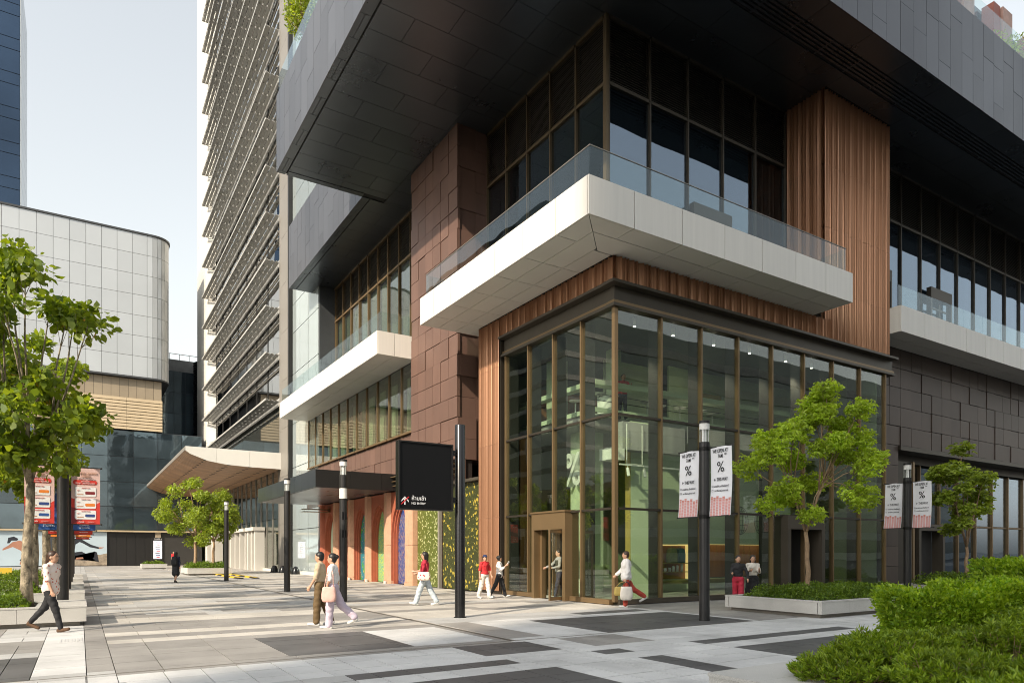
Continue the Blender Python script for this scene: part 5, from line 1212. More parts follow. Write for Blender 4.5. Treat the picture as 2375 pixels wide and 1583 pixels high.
# ------------------------------------------------------------------ planters
def planter(label, x0, y0, x1, y1, h=.45, seg=1.25, cop=.12, bench=None, inset=.12):
    t = thing('stone_planter', label, 'planter', ((x0 + x1) / 2, y0, 0)); pl_ = .1
    m = MB(); m.box(x0 + inset, y0 + inset, 0, x1 - inset, y1 - inset, pl_ + .002); m.build('plinth', 'planter_plinth', t)
    n = max(1, round((x1 - x0) / seg))
    for a, b in zip(frange(x0, x1, n)[:-1], frange(x0, x1, n)[1:]):
        piece('wall_stone', a + .003, y0, pl_, b - .003, y0 + cop - .01, h - .04, 'planter_stone', t); piece('wall_stone', a + .003, y1 - cop + .01, pl_, b - .003, y1, h - .04, 'planter_stone', t)
    n = max(1, round((y1 - y0 - 2 * cop) / seg))
    for a, b in zip(frange(y0 + cop, y1 - cop, n)[:-1], frange(y0 + cop, y1 - cop, n)[1:]):
        piece('wall_stone', x0, a + .003, pl_, x0 + cop - .01, b - .003, h - .04, 'planter_stone', t); piece('wall_stone', x1 - cop + .01, a + .003, pl_, x1, b - .003, h - .04, 'planter_stone', t)
    c2 = cop + .02
    piece('coping', x0 - .008, y0 - .008, h - .037, x1 + .008, y0 + c2, h, 'planter_stone', t); piece('coping', x0 - .008, y1 - c2, h - .037, x1 + .008, y1 + .008, h, 'planter_stone', t)
    piece('coping', x0 - .008, y0 + c2 + .003, h - .037, x0 + c2, y1 - c2 - .003, h, 'planter_stone', t); piece('coping', x1 - c2, y0 + c2 + .003, h - .037, x1 + .008, y1 - c2 - .003, h, 'planter_stone', t)
    if bench: piece('bench_slab', x1 - bench, y0 + c2 + .003, h - .036, x1 - c2 - .003, y1 - c2 - .003, h - .001, 'planter_stone', t)
    m = MB(); m.box(x0 + cop + .01, y0 + cop + .01, pl_ + .01, x1 - cop - .01, y1 - cop - .01, h - .07); m.build('soil', 'soil', t)
    return t
PLY = [18.05, 24.1, 30.2, 36.3, 42.4]
for i, y in enumerate(PLY): planter(['first low stone planter at left beside the walking woman', 'second low stone planter in the left row', 'third low stone planter in the left row', 'fourth low stone planter in the left row', 'last low stone planter in the left row'][i], -7.5, y, .13, y + 2.35, bench=.95)
planter('low stone planter with two small trees before the tower entrance', 6.4, 52.6, 9.3, 56.5, .5)
planter('low stone planter with tree in front of the cafe glass', 15.5, 10.16, 21.5, 13.15, .43)
planter('stone planter holding the bright green hedge at right', 9.05, 2.4, 17.5, 5.6, .45)
planter('stone planter with needle-leaved bushes in the right foreground', 5.3, 1.2, 9.0, 4.7, .45, cop=.55)
planter('low stone planter beyond the hedge at the right edge with a slender tree', 24.9 + 1.6, 11.3, 32, 14.2, .43)
planter('small pale stone planter beside the black directory totem', 5.0, 74.0, 7.2, 75.6, .5)
t = thing('grey_planter_wall', 'grey slab planter wall with clipped hedge at left edge', 'planter', (-12.5, 28, 0)); piece('wall_slab', -13.5, 30.0, 0, -9.4, 30.25, 1.2, 'concrete', t); piece('wall_slab', -9.65, 30.26, 0, -9.4, 40, 1.2, 'concrete', t); piece('coping', -13.5, 29.95, 1.2, -9.35, 30.3, 1.25, 'planter_stone', t)
# ------------------------------------------------------------------ vegetation
def leaves(P, D, S, wr=.5, fold=.18, rng=RNG, round_=False):
    """quad leaves: P base points, D unit directions, S lengths -> verts, faces"""
    n = len(P); D = D / (np.linalg.norm(D, axis=1, keepdims=True) + 1e-9)
    r = rng.normal(size=(n, 3)); side = np.cross(D, r); side /= (np.linalg.norm(side, axis=1, keepdims=True) + 1e-9); nor = np.cross(side, D)
    S = S[:, None]
    if round_:
        q1 = P + D * S * .28; q2 = P + D * S * .66; w1 = side * S * wr * .42; w2 = side * S * wr * .48; u1 = nor * S * fold * .8; u2 = nor * S * fold
        V = np.stack([P, q1 + w1 + u1, q2 + w2 + u2, P + D * S - nor * S * .05, q2 - w2 + u2, q1 - w1 + u1], 1).reshape(-1, 3); return V, np.arange(6 * n).reshape(n, 6)
    mid = P + D * S * .45
    a = P; b = mid + side * S * wr * .5 + nor * S * fold; c = P + D * S - nor * S * .06; d = mid - side * S * wr * .5 + nor * S * fold
    V = np.stack([a, b, c, d], 1).reshape(-1, 3); Fq = np.arange(4 * n).reshape(n, 4); return V, Fq
def leaf_object(name, V, Fq, mat, parent, stuff=True):
    o_ = np.array(ORG[parent.name]); me = np_mesh(name, V - o_, Fq, mat); o = bpy.data.objects.new(name, me); COL.objects.link(o); o.parent = parent; ORG[o.name] = ORG[parent.name]
    if stuff: o['kind'] = 'stuff'
    return o
def ball(n, rng=RNG):
    v = rng.normal(size=(n, 3)); v /= np.linalg.norm(v, axis=1, keepdims=True); return v * rng.random((n, 1)) ** (1 / 2.2)
def tree(name, label, base, trunk_h, limbs, tips, leaf_n, leaf_s, mat, bark='bark_pale', r0=.09, cluster=.5, droop=.3, lean=(0, 0), group=None, extra=None, wr=.5, seed=1, rosette=0, twig=3, soil=.38):
    """limbs: number of main limbs; tips: list of crown cluster centres relative to base"""
    rng = np.random.default_rng(seed); rd = random.Random(seed)
    t = thing(name, label, 'tree', base, group); B = Vector(base); m = MB()
    fork = B + Vector((lean[0], lean[1], trunk_h))
    pts = [B + Vector((0, 0, soil - base[2] if False else 0))]
    for i in range(1, 6):
        f = i / 5; pts.append(B + Vector((lean[0] * f + rd.uniform(-.03, .03), lean[1] * f + rd.uniform(-.03, .03), trunk_h * f)))
    m.tube(pts, [r0 * (1.25 if i == 0 else 1 - .3 * i / 5) for i in range(6)], 10); m.build('trunk', bark, t, smooth=True)
    mb = MB(); C = [B + Vector(c) for c in tips]
    # group the cluster centres to the main limbs by azimuth
    main = []
    for k in range(limbs):
        a = 2 * math.pi * k / limbs + rd.uniform(-.3, .3); main.append(a)
    ends = {}
    for c in C:
        d = c - fork; az = math.atan2(d.y, d.x); k = min(range(limbs), key=lambda q: abs((main[q] - az + math.pi) % (2 * math.pi) - math.pi)); ends.setdefault(k, []).append(c)
    for k, cs in ends.items():
        ctr = sum(cs, Vector()) / len(cs); hub = fork + (ctr - fork) * .5 + Vector((0, 0, .12))
        mid = fork + (hub - fork) * .5 + Vector((rd.uniform(-.06, .06), rd.uniform(-.06, .06), .05))
        rl = r0 * .5; mb.tube([fork - Vector((0, 0, .05)), mid, hub], [rl, rl * .8, rl * .62], 7)
        for c in cs:
            q = hub + (c - hub) * .5 + Vector((rd.uniform(-.1, .1), rd.uniform(-.1, .1), rd.uniform(-.02, .15)))
            mb.tube([hub, q, c], [rl * .5, rl * .33, rl * .16], 5)
            for _ in range(twig):
                e = c + Vector(rd.uniform(-1, 1) * cluster for _ in range(3)) * .8; mb.tube([q + (c - q) * rd.uniform(.2, .9), e], [rl * .16, rl * .05], 4, cap=False)
    mb.build('limbs', bark, t, smooth=True)
    # leaves
    per = max(1, leaf_n // len(C)); Vs = []; Fs = []; off = 0
    for c in C:
        rad = cluster * rng.uniform(.75, 1.25)
        n = int(per * rng.uniform(.7, 1.3))
        if rosette:
            nr = max(1, n // rosette); ctr = ball(nr, rng) * np.array([rad, rad, rad * .75]) + np.array(c)
            out = ctr - np.array(c); P = np.repeat(ctr, rosette, 0) + rng.normal(size=(nr * rosette, 3)) * leaf_s * .12; az = np.tile(np.arange(rosette) * 2 * np.pi / rosette, nr) + np.repeat(rng.random(nr) * 6.28, rosette)
            D = np.stack([np.cos(az), np.sin(az), np.full(len(az), -droop)], 1) + rng.normal(size=(len(az), 3)) * .2 + .2 * np.repeat(out, rosette, 0) / rad
        else:
            P = ball(n, rng) * np.array([rad, rad, rad * .8]) + np.array(c); out = (P - np.array(c)) / rad
            D = out * .7 + rng.normal(size=(n, 3)) * .6 + np.array([0, 0, -droop])
        S = leaf_s * rng.uniform(.4, 1.3, len(P)); V, Fq = leaves(P, D, S, wr, .12, rng, leaf_s > .11); Vs.append(V); Fs.append(Fq + off); off += len(V)
    V = np.concatenate(Vs); Fq = np.concatenate(Fs)
    leaf_object('crown', V, Fq, mat, t)
    if extra:
        n = extra[1]; idx = rng.integers(0, len(V) // 6, n) * 6; P = V[idx]; D = rng.normal(size=(n, 3)) + np.array([0, 0, -.5]); VV, FF = leaves(P, D, np.full(n, leaf_s * 1.1), wr, .12, rng, True); leaf_object('yellowing_leaves', VV, FF, extra[0], t)
    return t
def crown_tips(n, rx, ry, z0, z1, seed, shell=.55, skew=0., topflat=1.):
    rd = np.random.default_rng(seed); out = []
    while len(out) < n:
        v = rd.uniform(-1, 1, 3); l = np.linalg.norm(v)
        if l > 1 or l < shell * rd.random(): continue
        zc = (z0 + z1) / 2; p = (v[0] * rx, v[1] * ry, zc + v[2] * (z1 - z0) / 2)
        if all((p[0] - q[0]) ** 2 + (p[1] - q[1]) ** 2 + (p[2] - q[2]) ** 2 > (.22 * rx) ** 2 for q in out): out.append(p)
    return out
# left row, large leaves
for i, y in enumerate(PLY):
    lb = ['big-leaved tree at left edge in the first planter', 'big-leaved tree in the second planter behind the first', 'tree in the third planter of the left row', 'tree in the fourth planter of the left row', 'tree in the last planter of the left row'][i]
    n = (34, 26, 20, 18, 18)[i]
    tree('shade_tree', lb, (-1.05 - (.0, .15, .1, .2, .1)[i], y + 1.45, .38), 2.9 if i == 0 else 3.0, 5, crown_tips(n, 1.6 if i == 0 else 1.5, 1.9, 2.9, 8.2 - .35 * (i > 0) - .5 * (i > 1), 40 + i), (5600, 4200, 3600, 3800, 3800)[i], (.205, .195, .19, .18, .18)[i], 'leaf_big', 'bark', .125 if i == 0 else .12, .44, .45, (.06, .05), 'trees in the left planters', ('leaf_yellow', 26 if i < 2 else 6), .62, seed=60 + i)
# second line of trees further left (seen between the trunks)
for i, (x, y) in enumerate(((-5.6, 25.4), (-6.2, 31.5), (-5.5, 43.7), (-11.5, 52))):
    tree('shade_tree', ['tree at the left frame edge beside the second planter', 'leafy tree beyond the third planter near the left edge', 'tree at far left before the beach poster', 'far tree at the left edge beyond the planters'][i], (x, y, .38 if i < 3 else 0), 2.4, 4, crown_tips(16, 1.9, 1.9, 2.2, 6.4, 80 + i), 3600, .2, 'leaf_mid', 'bark', .13, .62, .3, (.05, .05), 'trees in the left planters', None, .6, seed=90 + i)
# two small trees before the tower
tree('young_tree', 'left of two small trees in planter before the tower doors', (7.15, 54.6, .43), 2.2, 4, crown_tips(26, 2.35, 2.2, 1.7, 6.5, 5), 9000, .17, 'leaf_mid', 'bark_pale', .13, .55, .3, (.02, 0), 'pair of small trees by the tower', None, .6, seed=7)
tree('young_tree', 'right of two small trees in planter before the tower doors', (8.35, 54.3, .43), 2.0, 4, crown_tips(22, 1.9, 2.0, 1.6, 5.6, 6), 8000, .17, 'leaf_mid', 'bark_pale', .12, .55, .3, (.0, .05), 'pair of small trees by the tower', None, .6, seed=8)
# cafe tree with layered clouds of drooping leaves
ct = [(-1.75, .3, 4.0), (-1.3, -.3, 4.35), (-1.2, .5, 4.8), (-.7, -.5, 4.75), (-.6, .4, 5.0), (-.2, 0, 5.15), (.3, -.3, 5.35), (.6, .4, 5.75), (.5, -.1, 6.05), (.15, .2, 5.7), (1.15, .2, 5.1), (1.5, -.2, 5.5), (1.75, .3, 4.75), (1.95, 0, 4.2), (1.6, -.4, 3.9), (1.2, .3, 4.3), (-.9, -.4, 3.3), (-1.2, .1, 2.95), (-.5, .2, 3.1), (.1, -.5, 4.4), (.7, -.4, 4.6), (-.3, .5, 4.2), (1.4, -.3, 3.25), (1.75, .1, 3.1), (.4, .5, 3.6), (-.1, -.4, 2.65)]
ct = [(x * .85 * .9 + y * .53, -x * .53 * .9 + y * .85, z * 1.03 - .38) for x, y, z in ct]
tree('cafe_tree', 'slender tree with cloud-like bright green crown in planter before the cafe', (17.3, 11.75, .36), 1.85, 4, ct, 25000, .11, 'leaf_bright', 'bark_pale', .075, .45, .75, (-.08, .02), None, None, .5, seed=17, rosette=5, twig=4)
tr2 = [(x * .8, y, z * .85 + .3) for x, y, z in crown_tips(22, 1.55, 1.4, 2.1, 6.0, 31)]
tree('young_tree', 'slim multi-stem tree behind the hedge at right', (28.6, 12.75, .36), 1.5, 5, tr2, 7000, .16, 'leaf_mid', 'bark_pale', .075, .4, .5, (.05, 0), None, None, .5, seed=33, rosette=5, twig=4)
# ground cover in planters
def shrub_bed(label, x0, y0, x1, y1, z0, z1, n, s, mat, name='shrub_bed', seed=3, wr=.5, upw=.5):
    rng = np.random.default_rng(seed); t = tag(bpy.data.objects.new('tmp', None), None); bpy.data.objects.remove(t)
    x = rng.uniform(x0, x1, n); y = rng.uniform(y0, y1, n)
    bump = .5 + .25 * np.sin(x * 5.1 + 1.3 * np.sin(y * 3.7)) + .25 * np.sin(y * 6.3 + x * 1.9)
    ex = np.minimum(np.minimum(x - x0, x1 - x), np.minimum(y - y0, y1 - y)); edge = np.clip(ex / .22, .35, 1)
    z = z0 + (z1 - z0) * edge * (.55 + .45 * bump) * rng.random(n) ** .45
    P = np.stack([x, y, z], 1); D = rng.normal(size=(n, 3)) * .75 + np.array([0, 0, upw]); V, Fq = leaves(P, D, s * rng.uniform(.6, 1.3, n), wr, rng=rng)
    o = bpy.data.objects.new(name, np_mesh(name, V - np.array([x0, y0, z0]), Fq, mat)); COL.objects.link(o); o.location = (x0, y0, z0); ORG[o.name] = Vector((x0, y0, z0))
    tag(o, label, None, None, 'stuff'); return o
for i, y in enumerate(PLY): shrub_bed(['low leafy ground cover filling the first left planter', 'ground cover in the second left planter', 'ground cover in the third left planter', 'ground cover in the fourth left planter', 'ground cover in the last left planter'][i], -7.3, y + .16, -.95, y + 2.2, .36, .78, (26000, 12000, 6000, 5000, 4000)[i], (.055, .065, .08, .09, .1)[i], 'leaf_shrub', seed=i + 3)
shrub_bed('ground cover under the two small trees by the tower', 6.55, 52.75, 9.15, 56.3, .4, .95, 5000, .1, 'leaf_shrub', seed=12)
shrub_bed('clipped low shrubs around the cafe tree trunk', 15.9, 10.5, 20.9, 12.9, .34, .78, 15000, .07, 'leaf_shrub', seed=13)
shrub_bed('low shrubs in planter beyond the hedge', 26.7, 11.5, 31.8, 14, .34, .9, 5000, .1, 'leaf_shrub', seed=14)
shrub_bed('low planting in the small planter by the totem', 5.15, 74.15, 7.05, 75.45, .42, .8, 800, .12, 'leaf_shrub', seed=15)
def hedge(label, x0, y0, x1, y1, z0, z1, n, s, mat, seed, name='hedge'):
    """leafy hedge: leaves concentrated on the outer shell with bulges"""
    rng = np.random.default_rng(seed); u = rng.uniform(-1, 1, (n, 3)); f = rng.integers(0, 8, n); ax_ = np.where(f < 4, 2, np.where(f < 6, 1, 0)); dep = 1 - np.abs(rng.normal(size=n)) * .10
    u[np.arange(n), ax_] = np.where(ax_ == 2, 1, np.sign(u[np.arange(n), ax_])) * dep
    r = np.clip((np.abs(u) ** 6).sum(1) ** (1 / 6), 1e-3, None); u = u / np.maximum(r, 1)[:, None]
    ctr = np.array([(x0 + x1) / 2, (y0 + y1) / 2, (z0 + z1) / 2]); hf = np.array([(x1 - x0) / 2, (y1 - y0) / 2, (z1 - z0) / 2]); P = ctr + u * hf
    b = .09 * np.sin(P[:, 0] * 4.1 + 2 * np.sin(P[:, 1] * 3)) + .06 * np.sin(P[:, 0] * 11.3 + P[:, 1] * 4) + .06 * np.sin(P[:, 2] * 9 + P[:, 0] * 3.1) + .05 * np.sin(P[:, 1] * 8); P = P + u * b[:, None] + rng.normal(size=(n, 3)) * .035
    D = u * .9 + rng.normal(size=(n, 3)) * .7 + np.array([0, 0, .25]); V, Fq = leaves(P, D, s * rng.uniform(.6, 1.3, n), .55, rng=rng)
    t = thing(name, label, 'hedge', (ctr[0], ctr[1], z0)); leaf_object('foliage', V, Fq, mat, t)
    m = MB(); rd = random.Random(seed)
    for k in range(40):
        x, y = rd.uniform(x0 + .15, x1 - .15), rd.uniform(y0 + .15, y1 - .15); m.tube([(x, y, z0 - .06), (x + rd.uniform(-.1, .1), y + rd.uniform(-.1, .1), z1 - .15)], [.014, .006], 5, cap=False)
    m.box(x0 + .22, y0 + .22, z0, x1 - .22, y1 - .22, z1 - .22, 1); m.build('stems', ['bark_pale', 'leaf_needle'], t); return t
hedge('bright yellow-green clipped hedge in planter at right', 9.4, 4.15, 17.3, 5.45, .42, 1.08, 62000, .062, 'leaf_hedge', 51)
hedge('taller green hedge beyond the bright one at the right frame edge', 18.6, 6.4, 24, 8.2, .0, 1.3, 14000, .11, 'leaf_hedge', 52)
hedge('clipped dark green hedge behind grey planter wall at far left', -13.2, 30.4, -9.8, 39, .9, 1.75, 6000, .12, 'leaf_mid', 53)
# needle-leaved foreground bushes: upright sprays of narrow leaves
def needle_bush(label, cx, cy, z0, h, r, n_spray, seed):
    rng = np.random.default_rng(seed); Vs = []; Fs = []; off = 0; t = thing('needle_bush', label, 'bush', (cx, cy, z0), 'needle-leaved bushes in the right foreground')
    a = rng.random(n_spray) * 6.283; q = np.sqrt(rng.random(n_spray)); px = cx + r * q * np.cos(a); py = cy + r * q * np.sin(a); pz = z0 + h * (1 - .45 * q ** 2) * rng.uniform(.4, 1.0, n_spray) ** .7
    m = MB()
    for k in range(n_spray):
        tip = np.array([px[k], py[k], pz[k]]); lean = np.array([math.cos(a[k]) * q[k] * .9, math.sin(a[k]) * q[k] * .9, .9]) + rng.normal(size=3) * .22; lean /= np.linalg.norm(lean)
        nl = 34; L_ = .11; s_ = rng.random(nl); P = tip + np.outer((s_ - 1) * L_, lean); az = rng.random(nl) * 6.283; rad = np.stack([np.cos(az), np.sin(az), np.zeros(nl)], 1)
        D = rad * (1.1 - .5 * s_)[:, None] + lean * (.35 + .7 * s_)[:, None]; V, Fq = leaves(P, D, .062 * rng.uniform(.7, 1.25, nl), .23, .06, rng=rng); Vs.append(V); Fs.append(Fq + off); off += len(V)
        if k % 2 == 0: m.tube([(cx + (px[k] - cx) * .5, cy + (py[k] - cy) * .5, z0 - .05), tuple(tip)], [.008, .003], 4, cap=False)
    m.build('stems', 'bark_pale', t); leaf_object('foliage', np.concatenate(Vs), np.concatenate(Fs), 'leaf_needle', t)
NB = [(6.1, 3.75), (6.3, 2.95), (6.6, 3.75), (7.1, 3.1), (7.55, 3.85), (8.1, 3.2), (8.6, 3.9), (9.2, 3.25), (9.8, 3.8), (10.5, 3.5), (6.9, 2.3), (7.9, 2.4), (6.05, 2.3), (8.9, 2.6)]
NL = ['leftmost small needle-leaved bush in the foreground planter', 'foreground needle bush just behind the leftmost one', 'needle bush third from left along the planter edge', 'needle bush in the second rank near the lower middle', 'needle bush in front of the white planter corner', 'needle bush below the hedge middle', 'needle bush touching the left hedge face', 'needle bush in the second rank under the hedge', 'needle bush under the right half of hedge', 'needle bush at the right frame edge under the hedge', 'low needle bush at the bottom frame edge', 'needle bush at bottom edge right of middle', 'needle bush at bottom edge beside the stone slab', 'needle bush at the bottom right corner']
for i, (x, y) in enumerate(NB): needle_bush(NL[i], x, y, .4, .36 + .09 * ((i * 7) % 3) + (.05 if x > 8 else -.03), .5, 210, 200 + i)
# terrace plants
def trailing(label, c, n, s, dims, mat, seed):
    rng = np.random.default_rng(seed); t = thing('terrace_plant', label, 'plant', c); P = ball(n, rng) * np.array(dims) + np.array(c); D = rng.normal(size=(n, 3)) + np.array([0, 0, -.2]); V, Fq = leaves(P, D, s * rng.uniform(.6, 1.3, n), .5, rng=rng); leaf_object('foliage', V, Fq, mat, t)
    m = MB(); rd = random.Random(seed)
    for k in range(12): m.tube([(c[0], c[1], c[2] - dims[2]), (c[0] + rd.uniform(-1, 1) * dims[0], c[1] + rd.uniform(-1, 1) * dims[1], c[2] + rd.uniform(-.5, 1) * dims[2])], [.02, .006], 5, cap=False)
    m.build('stems', 'bark_pale', t)
q = onX(690, 20, 8.35)
trailing('dark green shrub spilling over the upper terrace edge at left', (q.x + .3, q.y, max(q.z, 24.6)), 2600, .16, (.9, 1.3, 1.1), 'leaf_mid', 71)
q = onY(2352, 35, 15.0); trailing('sparse yellow-green shrub on the upper terrace at top right', (q.x, q.y, 25.4), 1100, .14, (1.1, .9, 1.4), 'leaf_bright', 72)
q = onY(2300, 10, 15.2); trailing('wispy shrub beside the red pier on the upper terrace', (q.x, q.y, 25.2), 600, .13, (.8, .8, 1.2), 'leaf_bright', 73)
# ------------------------------------------------------------------ people: smooth distance-field bodies meshed with surface nets
def surf_net(fn, lo, hi, h):
    ax_ = [np.arange(lo[i], hi[i] + h, h) for i in range(3)]; G = np.meshgrid(*ax_, indexing='ij'); P = np.stack(G, -1).reshape(-1, 3).astype(np.float32)
    D = fn(P).reshape(G[0].shape); ins = D < 0
    n = D.shape; idx = -np.ones((n[0] - 1, n[1] - 1, n[2] - 1), np.int64)
    c = [ins[i:n[0] - 1 + i, j:n[1] - 1 + j, k:n[2] - 1 + k] for i in (0, 1) for j in (0, 1) for k in (0, 1)]
    s = sum(x.astype(np.int8) for x in c); act = (s > 0) & (s < 8); idx[act] = np.arange(act.sum())
    I, J, K = np.nonzero(act); acc = np.zeros((len(I), 3)); cnt = np.zeros(len(I))
    corners = [(i, j, k) for i in (0, 1) for j in (0, 1) for k in (0, 1)]
    for a in corners:
        for d in range(3):
            if a[d]: continue
            b = list(a); b[d] = 1; da = D[I + a[0], J + a[1], K + a[2]]; db = D[I + b[0], J + b[1], K + b[2]]; cr = (da < 0) != (db < 0)
            t = np.where(cr, da / np.where(da - db == 0, 1, da - db), 0); pos = np.tile(np.array(a, float), (len(I), 1)); pos[:, d] += t; acc += pos * cr[:, None]; cnt += cr
    V = (np.stack([I, J, K], 1) + acc / np.maximum(cnt, 1)[:, None]) * h + np.array(lo); F = []
    for d in range(3):
        e = [(1, 2), (2, 0), (0, 1)][d]; sl = [slice(None)] * 3; sl[d] = slice(0, -1); sl2 = [slice(None)] * 3; sl2[d] = slice(1, None)
        A = ins[tuple(sl)]; B = ins[tuple(sl2)]; ch = np.argwhere(A != B)
        ch = ch[(ch[:, e[0]] > 0) & (ch[:, e[1]] > 0) & (ch[:, e[0]] < n[e[0]] - 1) & (ch[:, e[1]] < n[e[1]] - 1)]
        def g(o1, o2):
            q = ch.copy(); q[:, e[0]] -= o1; q[:, e[1]] -= o2; return idx[q[:, 0], q[:, 1], q[:, 2]]
        f = np.stack([g(1, 1), g(0, 1), g(0, 0), g(1, 0)], 1); fl = A[tuple(ch.T)]; f[~fl] = f[~fl][:, ::-1]; F.append(f)
    F = np.concatenate(F); return V, F[(F >= 0).all(1)]
def cone(a, b, ra, rb, sq=None):
    return ('c', np.array(a, np.float32), np.array(b, np.float32), ra, rb)
def ell(c, r, rotz=0.): return ('e', np.array(c, np.float32), np.array(r, np.float32), rotz)
def field(prims, k=.025):
    def fn(P):
        D = None
        for q in prims:
            if q[0] == 'c':
                _, a, b, ra, rb = q; ba = b - a; L2 = float(ba @ ba) + 1e-9; t = np.clip(((P - a) @ ba) / L2, 0, 1); d = np.linalg.norm(P - a - t[:, None] * ba, axis=1) - (ra + (rb - ra) * t)
            else:
                _, c, r, rz = q; p = P - c
                if rz: cs, sn = math.cos(-rz), math.sin(-rz); p = np.stack([p[:, 0] * cs - p[:, 1] * sn, p[:, 0] * sn + p[:, 1] * cs, p[:, 2]], 1)
                l = np.linalg.norm(p / r, axis=1); d = (l - 1) * float(min(r)) * (.5 + .5 * l / (l + .3))
            if D is None: D = d
            else:
                hh = np.clip(.5 + .5 * (D - d) / k, 0, 1); D = D + (d - D) * hh - k * hh * (1 - hh)
        return D
    return fn
def bounds(prims, pad=.04):
    lo = np.full(3, 9.); hi = np.full(3, -9.)
    for q in prims:
        if q[0] == 'c':
            r = max(q[3], q[4]); 
            for p in (q[1], q[2]): lo = np.minimum(lo, p - r); hi = np.maximum(hi, p + r)
        else: r = max(q[2]); lo = np.minimum(lo, q[1] - r); hi = np.maximum(hi, q[1] + r)
    return lo - pad, hi + pad
M('skin', (.50, .29, .19), .5, var=.04); M('skin_lip', (.33, .13, .10), .5); M('hair_black', (.012, .010, .009), .45, var=.3, scale=30, stretch=(1, 1, .2)); M('hair_brown', (.045, .022, .012), .45, var=.3, scale=30)
M('eye_dark', (.01, .008, .007), .3)
def cloth(nm, col, var=.1, sc=6): M(nm, col, .8, var=var, scale=sc, bump=.25, bscale=14)
for nm, col in (('c_white', (.72, .70, .68)), ('c_black', (.014, .014, .016)), ('c_navy', (.016, .02, .04)), ('c_red', (.55, .025, .03)), ('c_crimson', (.42, .02, .045)), ('c_lilac', (.52, .44, .52)), ('c_olive', (.12, .075, .03)), ('c_jean', (.46, .52, .56)), ('c_ivory', (.66, .62, .56)), ('c_beige', (.50, .40, .27)), ('c_brick', (.36, .05, .03)), ('c_grey', (.30, .29, .27)), ('c_pinkbag', (.66, .40, .34)), ('c_shoe', (.62, .62, .6)), ('c_cap', (.02, .03, .09)), ('c_leather', (.09, .045, .02)), ('c_dkgreen', (.025, .03, .022))): cloth(nm, col)
M('c_print', (.70, .62, .55), .8, var=.0); 
_m = MATS['c_print']; _nt = _m.node_tree; _p = [n for n in _nt.nodes if n.type == 'BSDF_PRINCIPLED'][0]
_vo = _nt.nodes.new('ShaderNodeTexVoronoi'); _vo.inputs['Scale'].default_value = 16; _ge = _nt.nodes.new('ShaderNodeNewGeometry'); _nt.links.new(_ge.outputs['Position'], _vo.inputs['Vector'])
_mr = _nt.nodes.new('ShaderNodeMapRange'); _mr.inputs[1].default_value = .24; _mr.inputs[2].default_value = .3; _nt.links.new(_vo.outputs['Distance'], _mr.inputs[0])
_mx = _nt.nodes.new('ShaderNodeMixRGB'); _mx.inputs[1].default_value = (.45, .10, .06, 1); _mx.inputs[2].default_value = (.70, .60, .54, 1); _nt.links.new(_mr.outputs[0], _mx.inputs[0]); _nt.links.new(_mx.outputs[0], _p.inputs['Base Color'])
_vf = MATS['c_floral'] = _m.copy(); _vf.name = 'c_floral'
for n in _vf.node_tree.nodes:
    if n.type == 'MIX_RGB': n.inputs[1].default_value = (.55, .03, .05, 1); n.inputs[2].default_value = (.72, .66, .55, 1)
    if n.type == 'TEX_VORONOI': n.inputs['Scale'].default_value = 11
